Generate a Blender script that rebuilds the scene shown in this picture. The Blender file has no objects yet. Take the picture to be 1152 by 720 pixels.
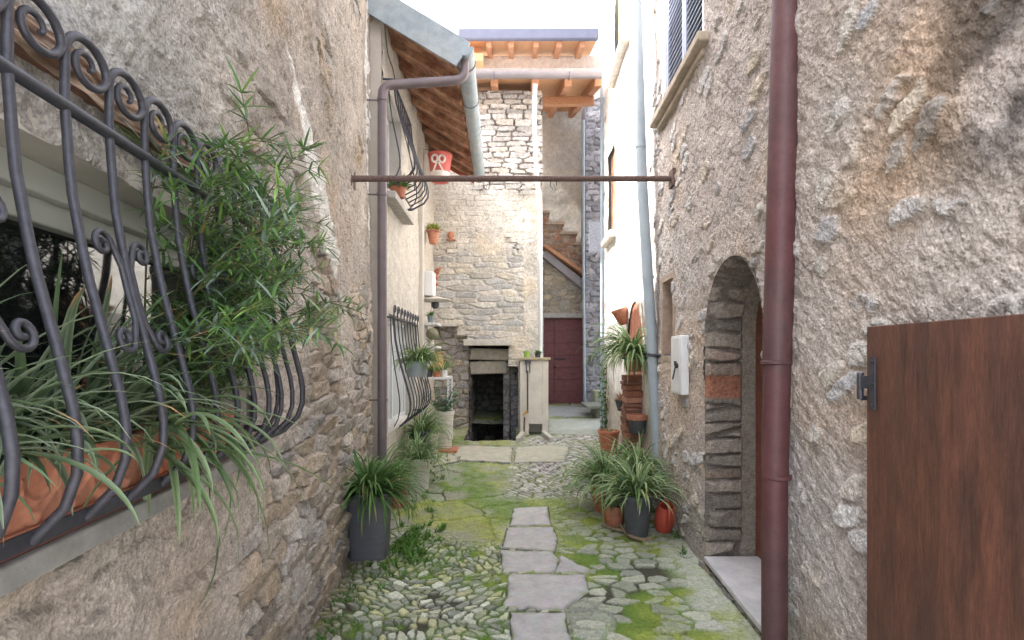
import bpy, math, random
import numpy as np
from mathutils import Vector, Matrix
R = math.radians
random.seed(7)
S = bpy.context.scene
C = S.collection

# ------------------------------------------------------------------ camera, sky, sun, exposure
cam_d = bpy.data.cameras.new('camera'); cam = bpy.data.objects.new('camera', cam_d); C.objects.link(cam)
cam.location = (0, 0, 1.5); cam.rotation_euler = (R(90), 0, 0)
cam_d.sensor_width = 36.0; cam_d.lens = 36.0 * 600 / 1152; cam_d.shift_y = 40 / 1152
cam_d.clip_start = 0.05; cam_d.clip_end = 500
S.camera = cam
W = bpy.data.worlds.new('World'); S.world = W; W.use_nodes = True
nt = W.node_tree; bgn = nt.nodes['Background']
sky = nt.nodes.new('ShaderNodeTexSky'); sky.sky_type = 'NISHITA'; sky.sun_disc = False
SUN_DIR = Vector((0.80, 0.055, -0.98)).normalized()        # way the light travels
sky.sun_elevation = math.asin(-SUN_DIR.z); sky.sun_rotation = math.atan2(-SUN_DIR.x, -SUN_DIR.y)
sky.air_density = 1.0; sky.dust_density = 5.0; sky.ozone_density = 0.6
hz = nt.nodes.new('ShaderNodeHueSaturation'); hz.inputs['Saturation'].default_value = 0.40; hz.inputs['Value'].default_value = 1.0
nt.links.new(sky.outputs[0], hz.inputs['Color']); nt.links.new(hz.outputs[0], bgn.inputs['Color'])
bgn.inputs['Strength'].default_value = 0.15
sd = bpy.data.lights.new('sun', 'SUN'); so = bpy.data.objects.new('sun', sd); C.objects.link(so)
sd.energy = 2.0; sd.angle = R(0.5); sd.color = (1, .95, .87)
so.rotation_euler = SUN_DIR.to_track_quat('-Z', 'Y').to_euler()
S.view_settings.view_transform = 'Standard'; S.view_settings.look = 'None'
S.view_settings.exposure = 2.93; S.view_settings.gamma = 1.0
S.cycles.max_bounces = 10; S.cycles.diffuse_bounces = 6

# ------------------------------------------------------------------ helpers
def px(x, y, Y):
    return Vector(((x - 576) / 600 * Y, Y, 1.5 - (y - 400) / 600 * Y))
def WL(y): return -.78 - .11 * y          # near left wall
def WL2(y): return -1.12 - .02 * y        # second left building
def WR(y): return 1.27 + .028 * y         # right walls
def tag(o, label=None, cat=None, group=None, kind=None):
    if label: o['label'] = label
    if cat: o['category'] = cat
    if group: o['group'] = group
    if kind: o['kind'] = kind
    return o
def thing(name, label, cat, loc=(0, 0, 0), group=None):
    o = bpy.data.objects.new(name, None); C.objects.link(o); o.location = loc; o.empty_display_size = .1
    return tag(o, label, cat, group)
def copy_tree(o, loc, label=None):
    r = o.copy(); C.objects.link(r); r.location = loc
    if label: r['label'] = label
    for ch in [c for c in bpy.data.objects if c.parent == o]:
        c = ch.copy(); C.objects.link(c); c.parent = r
        for g in [q for q in bpy.data.objects if q.parent == ch]:
            d = g.copy(); C.objects.link(d); d.parent = c
    return r

class MB:
    def __init__(s): s.v = []; s.f = []; s.c = []; s.col = (1, 1, 1)
    def add(s, vs, fs, cs=None):
        n = len(s.v); s.v += [tuple(v) for v in vs]
        s.f += [tuple(i + n for i in f) for f in fs]
        s.c += (cs if cs is not None else [s.col] * len(vs)); return s
    def box(s, c, d, rot=None, taper=1.0):
        c = Vector(c); vs = []
        for z in (-.5, .5):
            k = taper if z < 0 else 1
            for a, b in ((-.5, -.5), (.5, -.5), (.5, .5), (-.5, .5)):
                p = Vector((a * d[0] * k, b * d[1] * k, z * d[2]))
                if rot is not None: p = rot @ p
                vs.append(c + p)
        return s.add(vs, [(3, 2, 1, 0), (4, 5, 6, 7), (0, 1, 5, 4), (1, 2, 6, 5), (2, 3, 7, 6), (3, 0, 4, 7)])
    def beam(s, a, b, w, h, up=(0, 0, 1)):
        a = Vector(a); b = Vector(b); t = (b - a).normalized(); sd_ = t.cross(Vector(up)).normalized(); u = sd_.cross(t)
        vs = [p + sd_ * (w * i) + u * (h * j) for p in (a, b) for i, j in ((-.5, -.5), (.5, -.5), (.5, .5), (-.5, .5))]
        return s.add(vs, [(0, 1, 2, 3), (7, 6, 5, 4), (0, 4, 5, 1), (1, 5, 6, 2), (2, 6, 7, 3), (3, 7, 4, 0)])
    def tube(s, pts, r, n=8, cap=True):
        pts = [Vector(p) for p in pts]; m = len(pts); rs = r if isinstance(r, (list, tuple)) else [r] * m
        t0 = (pts[1] - pts[0]).normalized(); u = t0.orthogonal().normalized(); vs = []
        for i, p in enumerate(pts):
            t = (pts[min(i + 1, m - 1)] - pts[max(i - 1, 0)]).normalized()
            u = (u - t * u.dot(t)).normalized(); w = t.cross(u)
            for k in range(n):
                a = 2 * math.pi * k / n; vs.append(p + (u * math.cos(a) + w * math.sin(a)) * rs[i])
        fs = [(i * n + k, i * n + (k + 1) % n, (i + 1) * n + (k + 1) % n, (i + 1) * n + k) for i in range(m - 1) for k in range(n)]
        if cap: fs += [tuple(range(n))[::-1], tuple((m - 1) * n + k for k in range(n))]
        return s.add(vs, fs)
    def lathe(s, prof, n=28, c=(0, 0, 0), sx=1, sy=1, rot=None, sq=0):
        c = Vector(c); vs = []
        for r_, z in prof:
            for k in range(n):
                a = 2 * math.pi * k / n; r = r_ / (abs(math.cos(a)) ** sq + abs(math.sin(a)) ** sq) ** (1 / sq) if sq else r_; p = Vector((r * math.cos(a) * sx, r * math.sin(a) * sy, z))
                if rot is not None: p = rot @ p
                vs.append(c + p)
        fs = [(i * n + k, i * n + (k + 1) % n, (i + 1) * n + (k + 1) % n, (i + 1) * n + k) for i in range(len(prof) - 1) for k in range(n)]
        fs.append(tuple(range(n))[::-1]); fs.append(tuple((len(prof) - 1) * n + k for k in range(n)))
        return s.add(vs, fs)
    def build(s, name, mat, parent=None, smooth=True, bevel=0, loc=None):
        me = bpy.data.meshes.new(name); me.from_pydata(s.v, [], s.f)
        at = me.attributes.new('Col', 'FLOAT_COLOR', 'POINT')
        at.data.foreach_set('color', np.hstack([np.array(s.c, 'f'), np.ones((len(s.c), 1), 'f')]).ravel())
        me.materials.append(mat)
        if smooth:
            me.polygons.foreach_set('use_smooth', [True] * len(me.polygons)); me.set_sharp_from_angle(angle=R(50))
        me.update(); o = bpy.data.objects.new(name, me); C.objects.link(o)
        if parent is not None:
            o.parent = parent; o.matrix_parent_inverse = Matrix.Translation(-parent.location)
        if bevel:
            b = o.modifiers.new('bevel', 'BEVEL'); b.width = bevel; b.segments = 2; b.limit_method = 'ANGLE'
        return o

# numpy noise ------------------------------------------------------
def hsh(i, j, s=0):
    i = i.astype(np.int64); j = j.astype(np.int64)
    n = (i * 374761393 + j * 668265263 + s * 974711 + 1013904223) & 0x7fffffff
    n = ((n ^ (n >> 13)) * 1274126177) & 0x7fffffff; n = n ^ (n >> 16)
    n = (n * 69069 + 5) & 0x7fffffff
    return ((n >> 4) & 0xffffff) / float(0xffffff)
def vn(u, v, s=0):
    i = np.floor(u); j = np.floor(v); a = u - i; b = v - j; a = a * a * (3 - 2 * a); b = b * b * (3 - 2 * b)
    return (hsh(i, j, s) * (1 - a) + hsh(i + 1, j, s) * a) * (1 - b) + (hsh(i, j + 1, s) * (1 - a) + hsh(i + 1, j + 1, s) * a) * b
def fbm(u, v, s=0, o=4):
    r = 0; k = 1.; t = 0
    for q in range(o): r = r + k * vn(u * 2 ** q + 17.3 * q, v * 2 ** q + 9.1 * q, s + q); t += k; k *= .5
    return r / t
def sst(a, b, x):
    t = np.clip((x - a) / (b - a), 0, 1); return t * t * (3 - 2 * t)
def mix(a, b, t): return a * (1 - t) + b * t
def cmix(a, b, t): return a * (1 - t[..., None]) + np.asarray(b) * t[..., None]
def worley(u, v, cw, ch, s=0, jit=.8, p=3.0):
    """irregular coursed stones: (edge distance, id 0..1, du, dv)"""
    F1 = np.full(u.shape, 9.); F2 = F1.copy(); I = np.zeros(u.shape); DU = I.copy(); DV = I.copy()
    r0 = np.floor(v / ch)
    for dr in (-1, 0, 1):
        r = r0 + dr; off = hsh(r, r * 0 + 3, s) * 7; x = u / cw + off; c0 = np.floor(x)
        for dc in (-1, 0, 1):
            c = c0 + dc
            fx = c + .5 + (hsh(c, r, s + 1) - .5) * jit; fy = r + .5 + (hsh(c, r, s + 2) - .5) * jit * .75
            du = x - fx; dv = v / ch - fy
            d = (np.abs(du) ** p + np.abs(dv) ** p) ** (1 / p)
            m = d < F1; F2 = np.where(m, F1, np.minimum(F2, d)); idn = hsh(c, r, s + 3)
            I = np.where(m, idn, I); DU = np.where(m, du, DU); DV = np.where(m, dv, DV); F1 = np.where(m, d, F1)
    return F2 - F1, I, DU, DV
def pal(I, cols, s=0):
    cols = np.array(cols, float); k = np.minimum((I * 977 % 1.0 * len(cols)).astype(int), len(cols) - 1)
    return cols[k] * (0.8 + .4 * (I * 331 % 1.0))[..., None]

def sheet(name, u0, u1, v0, v1, step, heightfn, place, mat, parent=None, hole=None, vstep=None, smooth=False):
    us = np.linspace(u0, u1, max(2, int((u1 - u0) / step) + 1)); vs = np.linspace(v0, v1, max(2, int((v1 - v0) / (vstep or step)) + 1))
    U, V = np.meshgrid(us, vs, indexing='ij'); keep = None
    if hole is not None:
        D = hole(U, V); e = 1e-3
        gx = (hole(U + e, V) - D) / e; gy = (hole(U, V + e) - D) / e; g2 = gx ** 2 + gy ** 2 + 1e-9
        ins = D > 0; keep = ~(ins[:-1, :-1] & ins[1:, :-1] & ins[:-1, 1:] & ins[1:, 1:])
        near = ins & (D < 2.5 * step)
        U = np.where(near, U - D * gx / g2, U); V = np.where(near, V - D * gy / g2, V)
    H, col = heightfn(U, V)
    P = place(U, V, H); n, m = U.shape
    idx = np.arange(n * m).reshape(n, m)
    F = np.stack([idx[:-1, :-1], idx[1:, :-1], idx[1:, 1:], idx[:-1, 1:]], -1)
    F = F[keep] if keep is not None else F.reshape(-1, 4)
    co = np.stack(P, -1).reshape(-1, 3).astype('f')
    me = bpy.data.meshes.new(name); me.vertices.add(len(co)); me.vertices.foreach_set('co', co.ravel())
    me.loops.add(F.size); me.loops.foreach_set('vertex_index', F.ravel().astype('i'))
    me.polygons.add(len(F)); me.polygons.foreach_set('loop_start', np.arange(0, F.size, 4, dtype='i'))
    me.polygons.foreach_set('loop_total', np.full(len(F), 4, 'i')); me.polygons.foreach_set('use_smooth', np.full(len(F), smooth))
    at = me.attributes.new('Col', 'FLOAT_COLOR', 'POINT')
    cc = np.concatenate([np.clip(col, 0.005, .95), np.ones(col.shape[:2] + (1,))], -1).astype('f'); at.data.foreach_set('color', cc.ravel())
    me.materials.append(mat); me.update(calc_edges=True); me.validate()
    o = bpy.data.objects.new(name, me); C.objects.link(o)
    if parent is not None: o.parent = parent; o.matrix_parent_inverse = Matrix.Translation(-parent.location)
    return o

# ------------------------------------------------------------------ materials
def mat(name, base=(.5, .5, .5), rough=.8, metal=0, attr=False, nscale=20, namt=.25, bump=0.0, bscale=80, bdist=.004, stretch=None, tint2=None, spec=.5, subs=0, trans=0, bump2=0, speck=0, sscale=130):
    m = bpy.data.materials.new(name); m.use_nodes = True; t = m.node_tree; n = t.nodes; L = t.links; b = n['Principled BSDF']
    b.inputs['Roughness'].default_value = rough; b.inputs['Metallic'].default_value = metal; b.inputs['Specular IOR Level'].default_value = spec
    tc = n.new('ShaderNodeTexCoord'); mp = n.new('ShaderNodeMapping'); L.new(tc.outputs['Object'], mp.inputs[0])
    if stretch: mp.inputs['Scale'].default_value = stretch
    if attr:
        a = n.new('ShaderNodeAttribute'); a.attribute_name = 'Col'; col = a.outputs['Color']
    else:
        a = n.new('ShaderNodeRGB'); a.outputs[0].default_value = (*base, 1); col = a.outputs[0]
    if tint2:
        nz = n.new('ShaderNodeTexNoise'); nz.inputs['Scale'].default_value = nscale * .3; nz.inputs['Detail'].default_value = 6; L.new(mp.outputs[0], nz.inputs['Vector'])
        rp = n.new('ShaderNodeValToRGB'); rp.color_ramp.elements[0].position = .4; rp.color_ramp.elements[1].position = .62; L.new(nz.outputs[0], rp.inputs[0])
        mx = n.new('ShaderNodeMixRGB'); L.new(rp.outputs[0], mx.inputs[0]); L.new(col, mx.inputs[1]); mx.inputs[2].default_value = (*tint2, 1); col = mx.outputs[0]
    nz = n.new('ShaderNodeTexNoise'); nz.inputs['Scale'].default_value = nscale; nz.inputs['Detail'].default_value = 8; nz.inputs['Roughness'].default_value = .65; L.new(mp.outputs[0], nz.inputs['Vector'])
    mr = n.new('ShaderNodeMapRange'); mr.inputs[1].default_value = .28; mr.inputs[2].default_value = .72; mr.inputs[3].default_value = 1 - namt; mr.inputs[4].default_value = 1 + namt; L.new(nz.outputs[0], mr.inputs[0])
    vout = mr.outputs[0]
    if speck:
        for sc_, lo_, hi_, amt in ((sscale, .36, .64, speck), (sscale * .33, .33, .52, speck * .8)):
            n2_ = n.new('ShaderNodeTexNoise'); n2_.inputs['Scale'].default_value = sc_; n2_.inputs['Detail'].default_value = 5; n2_.inputs['Roughness'].default_value = .75; L.new(mp.outputs[0], n2_.inputs['Vector'])
            m2_ = n.new('ShaderNodeMapRange'); m2_.inputs[1].default_value = lo_; m2_.inputs[2].default_value = hi_; m2_.inputs[3].default_value = 1 - amt; m2_.inputs[4].default_value = 1 + amt * .55; L.new(n2_.outputs[0], m2_.inputs[0])
            q_ = n.new('ShaderNodeMath'); q_.operation = 'MULTIPLY'; L.new(vout, q_.inputs[0]); L.new(m2_.outputs[0], q_.inputs[1]); vout = q_.outputs[0]
    mu = n.new('ShaderNodeVectorMath'); mu.operation = 'SCALE'; L.new(col, mu.inputs[0]); L.new(vout, mu.inputs['Scale']); L.new(mu.outputs[0], b.inputs['Base Color'])
    if bump:
        bz = n.new('ShaderNodeTexNoise'); bz.inputs['Scale'].default_value = bscale; bz.inputs['Detail'].default_value = 9; bz.inputs['Roughness'].default_value = .7; L.new(mp.outputs[0], bz.inputs['Vector'])
        bm = n.new('ShaderNodeBump'); bm.inputs['Strength'].default_value = bump; bm.inputs['Distance'].default_value = bdist; L.new(bz.outputs[0], bm.inputs['Height'])
        if bump2:
            vz = n.new('ShaderNodeTexVoronoi'); vz.inputs['Scale'].default_value = bscale * 1.2; L.new(mp.outputs[0], vz.inputs['Vector'])
            b2 = n.new('ShaderNodeBump'); b2.inputs['Strength'].default_value = bump2; b2.inputs['Distance'].default_value = bdist; L.new(vz.outputs[0], b2.inputs['Height']); L.new(bm.outputs[0], b2.inputs['Normal'])
            L.new(b2.outputs[0], b.inputs['Normal'])
        else: L.new(bm.outputs[0], b.inputs['Normal'])
    if trans:
        tr = n.new('ShaderNodeBsdfTranslucent'); L.new(mu.outputs[0], tr.inputs['Color']); ms = n.new('ShaderNodeMixShader'); ms.inputs[0].default_value = trans
        L.new(b.outputs[0], ms.inputs[1]); L.new(tr.outputs[0], ms.inputs[2]); L.new(ms.outputs[0], n['Material Output'].inputs[0])
    return m
M = {}
M['wall'] = mat('rubble_wall', attr=True, rough=.95, nscale=22, namt=.24, bump=1, bscale=85, bdist=.010, spec=.2, bump2=.45, speck=.34, sscale=110)
M['wallfine'] = mat('fine_rubble', attr=True, rough=.95, nscale=15, namt=.2, speck=.12, sscale=60, bump=.8, bscale=28, bdist=.012, spec=.2)
M['ground'] = mat('cobbles', attr=True, rough=.8, nscale=45, namt=.28, bump=1, bscale=90, bdist=.008, spec=.35, speck=.26, sscale=120)
M['plaster'] = mat('old_plaster', attr=True, rough=.95, nscale=4, namt=.16, bump=.5, bscale=60, bdist=.004, spec=.2)
M['stone'] = mat('dressed_stone', attr=True, rough=.85, nscale=14, namt=.28, bump=.6, bscale=45, bdist=.006, spec=.3)
M['iron'] = mat('wrought_iron', (.055, .057, .072), rough=.5, metal=.35, nscale=60, namt=.35, bump=.3, bscale=150, bdist=.001)
M['rust'] = mat('rusty_iron', (.13, .085, .075), rough=.75, metal=.2, nscale=40, namt=.4, bump=.4, bscale=120, bdist=.001)
M['redpipe'] = mat('red_brown_paint', (.105, .038, .042), rough=.55, nscale=6, namt=.3, bump=.2, bscale=30, bdist=.003, tint2=(.085, .042, .045), speck=.12, sscale=60)
M['brownpipe'] = mat('taupe_metal', (.17, .14, .15), rough=.45, metal=.2, nscale=8, namt=.15)
M['bluepipe'] = mat('grey_blue_pipe', (.33, .39, .44), rough=.45, nscale=6, namt=.12)
M['zinc'] = mat('zinc_sheet', (.30, .36, .40), rough=.5, metal=.35, nscale=10, namt=.2, tint2=(.36, .40, .42))
M['whitepipe'] = mat('white_pipe', (.55, .58, .60), rough=.4, nscale=6, namt=.08)
M['gutter'] = mat('mauve_gutter', (.27, .25, .27), rough=.5, metal=.3, nscale=8, namt=.12)
M['oldwood'] = mat('dark_old_wood', (.24, .105, .06), rough=.85, nscale=14, namt=.6, bump=.7, bscale=30, bdist=.006, stretch=(1, 1, 1), tint2=(.42, .24, .15))
M['bluefascia'] = mat('blue_metal_fascia', (.11, .115, .165), rough=.6, nscale=6, namt=.12)
M['orangewood'] = mat('orange_timber', (.44, .22, .12), rough=.75, nscale=14, namt=.3, bump=.3, bscale=40, bdist=.003, stretch=(3, .6, 3))
M['orangelight'] = mat('pale_orange_boards', (.58, .33, .17), rough=.7, nscale=9, namt=.2, stretch=(6, .5, 6))
M['lintelwood'] = mat('weathered_lintel', attr=True, rough=.9, nscale=18, namt=.5, bump=1, bscale=26, bdist=.012, stretch=(3, .5, 3))
M['gate'] = mat('stained_gate_board', (.115, .046, .030), rough=.5, nscale=8, namt=.34, bump=.8, bscale=45, bdist=.003, stretch=(5, 5, .8), tint2=(.075, .034, .024), speck=.28, sscale=34)
M['door'] = mat('maroon_door', attr=True, rough=.6, nscale=9, namt=.3, bump=.4, bscale=30, bdist=.004, stretch=(1, 1, 2))
M['terra'] = mat('terracotta', (.40, .145, .08), rough=.85, nscale=12, namt=.3, bump=.4, bscale=60, bdist=.002, tint2=(.44, .20, .13), speck=.12, sscale=60)
M['darkpot'] = mat('dark_pot', (.07, .075, .085), rough=.65, nscale=10, namt=.2)
M['greypot'] = mat('brushed_grey_planter', (.135, .14, .165), rough=.55, metal=.2, nscale=6, namt=.12, stretch=(1, 1, 8))
M['palepot'] = mat('pale_pot', (.55, .52, .48), rough=.8, nscale=6, namt=.14)
M['white'] = mat('white_paint', (.72, .73, .75), rough=.5, nscale=6, namt=.06)
M['frame'] = mat('sage_window_frame', (.45, .475, .45), rough=.4, nscale=3, namt=.05)
M['shutter'] = mat('blue_grey_shutter', (.30, .33, .42), rough=.5, nscale=8, namt=.1)
M['soil'] = mat('soil', (.05, .035, .025), rough=1, nscale=60, namt=.5, bump=1, bscale=60, bdist=.01)
M['leaf'] = mat('leaf', attr=True, rough=.45, nscale=25, namt=.18, spec=.4, trans=.3)
M['dark'] = mat('dark_interior', (.03, .028, .026), rough=1, nscale=10, namt=.3)
M['redplastic'] = mat('red_plastic', (.50, .085, .055), rough=.55, nscale=10, namt=.12)
M['col'] = mat('painted_things', attr=True, rough=.6, nscale=15, namt=.15)
M['marble'] = mat('threshold_marble', (.52, .52, .54), rough=.5, nscale=7, namt=.22, bump=.2, bscale=30, bdist=.002)
M['slab'] = mat('slate_slab', attr=True, rough=.65, nscale=9, namt=.20, speck=.10, sscale=90, bump=.5, bscale=34, bdist=.004, spec=.4)
M['bark'] = mat('bark', (.25, .18, .12), rough=.9, nscale=30, namt=.35, bump=.6, bscale=40, bdist=.005)
M['glass'] = mat('window_glass', (.012, .014, .014), rough=.04, nscale=3, namt=.05, spec=1.0)

# ------------------------------------------------------------------ masonry recipes
TAN = [(.44, .37, .295), (.41, .37, .32), (.48, .40, .31), (.36, .345, .335), (.39, .33, .265), (.45, .43, .41), (.33, .29, .25), (.50, .46, .41)]
GREY = [(.36, .34, .31), (.30, .29, .28), (.42, .39, .34), (.44, .38, .30), (.33, .31, .31), (.39, .37, .35)]
def rub(u, v, cw, ch, s, amp=.03, p=3.0, jit=.8, cols=TAN, mortar=(.34, .30, .25), lo=.05, hi=.22, warp=.05, tilt=.012):
    wu = u + (fbm(u * 4, v * 4, s + 50) - .5) * warp * 2; wv = v + (fbm(u * 5, v * 5, s + 60) - .5) * warp
    e, I, du, dv = worley(wu, wv, cw, ch, s, jit, p)
    k = sst(lo, hi, e + (fbm(u * 30, v * 30, s + 5) - .5) * .12)
    h = k * amp * (.5 + .9 * (I * 71 % 1)) + k * tilt * ((I * 13 % 1 - .5) * du * 2 + (I * 29 % 1 - .3) * dv * 2)
    h = h + (fbm(u * 22, v * 22, s + 8, 3) - .5) * .012 * (0.4 + k)
    c = cmix(np.ones(u.shape + (3,)) * np.array(mortar), pal(I, cols), k)
    c = c * (.86 + .28 * fbm(u * 9, v * 9, s + 9))[..., None]
    return h, c, k, I
def rough_plaster(u, v, s, col, amp=.02):
    a = fbm(u * 3, v * 3, s, 3); b = fbm(u * 13, v * 13, s + 3, 4); g = fbm(u * 45, v * 45, s + 6, 2)
    h = (a - .5) * .05 + (b - .5) * amp * 1.6 + (g - .5) * amp * .7
    c = np.ones(u.shape + (3,)) * np.array(col); c = c * (.72 + .56 * fbm(u * 6, v * 6, s + 9, 5))[..., None]
    c = cmix(c, np.array(col) * np.array((1.12, .98, .80)), sst(.5, .7, fbm(u * 1.3, v * 1.3, s + 12)) * .6)
    return h, c
def wall_left(u, v):
    h1, c1, k, I = rub(u, v, .27, .095, 3, amp=.020, warp=.045, lo=.02, hi=.15, p=2.4, tilt=.030, mortar=(.36, .32, .28)); h1 = h1 + (fbm(u * 9, v * 14, 33) - .5) * .035 - .012 * (1 - k) * fbm(u * 12, v * 12, 37)
    h2, c2 = rough_plaster(u, v, 20, (.50, .45, .405), .018)
    n = fbm(u * 1.6, v * 1.6, 31, 5)
    lime = v * .15 - .17 + (n - .5) * 1.7 - np.clip(u - 1.8, 0, 3) * .04
    cov = sst(-.08, .10, lime)
    under = sst(1.15, 1.0, v) * sst(2.4, 1.6, u) * sst(.75, .9, v + (n - .5) * .5); cov = np.maximum(cov, under * .9)
    cov = np.maximum(cov, .45 * sst(.45, .6, fbm(u * 7, v * 7, 39)) * sst(.35, .5, n))
    h = mix(h1, h2 + .014, cov * .85); c = cmix(c1, c1 * 0, cov * 0); c = c1 * (1 - cov[..., None]) + c2 * cov[..., None]
    grey = sst(2.3, 1.2, u + (fbm(u * 2, v * 2, 44) - .5) * 1.2) * sst(1.6, 2.2, v)
    c = c * (1 - grey[..., None]) + (c.mean(-1, keepdims=True) * np.array((1.0, .99, .97))) * grey[..., None]
    # sunlit sliver and strip, painted pale into the wall colour
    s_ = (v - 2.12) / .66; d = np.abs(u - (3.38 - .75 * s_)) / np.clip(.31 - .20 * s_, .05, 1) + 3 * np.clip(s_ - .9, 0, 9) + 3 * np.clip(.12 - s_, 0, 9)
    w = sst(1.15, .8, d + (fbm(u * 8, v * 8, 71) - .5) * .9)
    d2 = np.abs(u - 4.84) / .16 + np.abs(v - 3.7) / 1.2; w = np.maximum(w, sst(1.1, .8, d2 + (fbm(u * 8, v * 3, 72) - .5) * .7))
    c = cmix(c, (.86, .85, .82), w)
    damp = sst(.5, 0, v + (n - .5) * .5); c = c * (1 - .30 * damp)[..., None]
    return h + (fbm(u * .8, v * .8, 90, 2) - .5) * .06, c
def wall_right(u, v):
    h2, c2 = rough_plaster(u, v, 120, (.455, .405, .38), .012); h2 = h2 * .7 + (fbm((u + v * .8) * 6, (v - u * .8) * 20, 125, 4) - .5) * .016 + (fbm(u * 60, v * 60, 126, 2) - .5) * .012
    ca_, sa_ = .93, .37; ur, vr = u * ca_ - v * sa_, u * sa_ + v * ca_
    h1, c1, k, I = rub(ur, vr, .20, .095, 13, amp=.04, cols=[(.52, .51, .51), (.46, .45, .45), (.56, .53, .49), (.41, .41, .43), (.52, .46, .38)], warp=.05, p=2.3, lo=.10, hi=.24)
    pick = (I * 57 % 1 < .26) * k * sst(.36, .46, fbm(u * 5, v * 5, 141))
    n = fbm(u * 1.2, v * 1.2, 133, 4)
    h = h2 + pick * .018; c = c2; c = c2 * (1 - pick[..., None]) + c1 * 1.05 * pick[..., None]
    pale = sst(.46, .70, n) * .5; c = cmix(c, (.50, .49, .485), pale)
    warm = sst(.52, .7, fbm(u * 1.1, v * .9, 137)) * sst(3.2, 2.0, u); c = cmix(c, c * np.array((1.05, .95, .84)), warm * .8)
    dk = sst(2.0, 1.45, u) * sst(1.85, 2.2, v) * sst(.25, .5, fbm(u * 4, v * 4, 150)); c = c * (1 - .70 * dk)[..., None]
    damp = sst(.7, 0, v + (n - .5) * .8); c = cmix(c, np.array((.17, .17, .12)), damp * .45)
    return h * .85 + (fbm(u * .7, v * .7, 190, 2) - .5) * .04, c
def wall_white(u, v):
    h, c = rough_plaster(u, v, 220, (.78, .77, .74), .012)
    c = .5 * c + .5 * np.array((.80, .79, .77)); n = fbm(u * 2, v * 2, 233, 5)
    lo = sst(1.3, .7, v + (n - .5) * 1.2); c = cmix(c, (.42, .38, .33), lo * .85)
    c = cmix(c, (.40, .30, .24), sst(.68, .74, fbm(u * 4, v * 3, 240, 4)))
    return h * .7, c
def wall_second(u, v):
    h, c = rough_plaster(u, v, 320, (.52, .49, .44), .016)
    c = .45 * c + .55 * np.array((.52, .49, .45)); c = cmix(c, (.40, .37, .33), sst(.8, .2, v) * .5)
    return h * .8, c
def wall_tower(u, v):
    h1, c1, k, I = rub(u, v, .30, .088, 43, amp=.05, cols=[(.56, .54, .52), (.48, .47, .46), (.60, .57, .54), (.54, .49, .45), (.46, .45, .45), (.60, .58, .57)], mortar=(.30, .27, .24), warp=.03, lo=.02, hi=.12, p=6.0, jit=.6)
    h2, c2, k2, I2 = rub(u, v, .38, .095, 45, amp=.022, cols=[(.54, .52, .48), (.47, .46, .45), (.58, .54, .49), (.43, .43, .43), (.55, .51, .44)], mortar=(.55, .53, .50), warp=.04, p=4.5, jit=.75)
    n = fbm(u * 2, v * 2, 55, 4)
    low = sst(3.35, 3.15, v + (n - .5) * .4)
    h = mix(h1, h2, low); c = c1 * (1 - low[..., None]) + c2 * low[..., None]
    hp, cp = rough_plaster(u, v, 57, (.60, .57, .52), .012)
    pl = sst(.95, .55, np.abs(v - 3.65) / .5 + (n - .5) * 2.2) * sst(-1.2, -.4, u)
    left = sst(-.55, -.8, u + (n - .5) * .5) * sst(3.1, 3.4, v) * sst(4.9, 4.4, v)
    pil = sst(.16, .22, u + (n - .5) * .03) * sst(4.4, 4.0, v); pl = np.maximum(np.maximum(pl * .85, pil), left * .8)
    pl = np.maximum(pl, .75 * sst(-.15, .1, u) * sst(2.0, 1.75, v) )
    h = mix(h, hp + .02, pl); c = c * (1 - pl[..., None]) + cp * pl[..., None]
    return h, c
def wall_lower(u, v):
    h, c, k, I = rub(u, v, .22, .12, 63, amp=.03, cols=GREY, mortar=(.36, .31, .26)); return h, c
def wall_back(u, v):
    h, c, k, I = rub(u, v, .26, .11, 73, amp=.02, cols=[(.46, .41, .33), (.42, .38, .31), (.50, .43, .33), (.38, .36, .33)], mortar=(.44, .40, .33), warp=.06)
    return h, c
def wall_blue(u, v):
    h, c, k, I = rub(u, v, .24, .12, 83, amp=.04, cols=[(.30, .30, .33), (.35, .34, .37), (.26, .26, .28), (.40, .38, .40)], mortar=(.30, .29, .31))
    p = sst(.1, .0, np.abs(v - 4.05) / 1 - .28) * sst(1.62, 1.66, u); c = cmix(c, (.50, .51, .57), p); return h * (1 - p), c
def wall_plas(u, v):
    h, c = rough_plaster(u, v, 420, (.60, .58, .54), .006); return h * .3, .5 * c + .5 * np.array((.60, .58, .54))
def wall_pink(u, v):
    h, c = rough_plaster(u, v, 430, (.60, .50, .44), .008); return h * .3, .5 * c + .5 * np.array((.62, .54, .47))

# hole shapes: > 0 inside
def rect_hole(u0, u1, v0, v1):
    return lambda u, v: np.minimum(np.minimum(u - u0, u1 - u), np.minimum(v - v0, v1 - v))
def arch_hole(uc, r, spring, v0, tall=1.0):
    def f(u, v):
        a = np.minimum(np.minimum(r - np.abs(u - uc), spring - v), v - v0)
        b = np.minimum(r - np.sqrt((u - uc) ** 2 + ((v - spring) / tall) ** 2), v - spring + 1e-4)
        return np.maximum(a, np.where(v >= spring, b, -9))
    return f
def holes(*fs): return lambda u, v: np.maximum.reduce([f(u, v) for f in fs])

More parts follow.
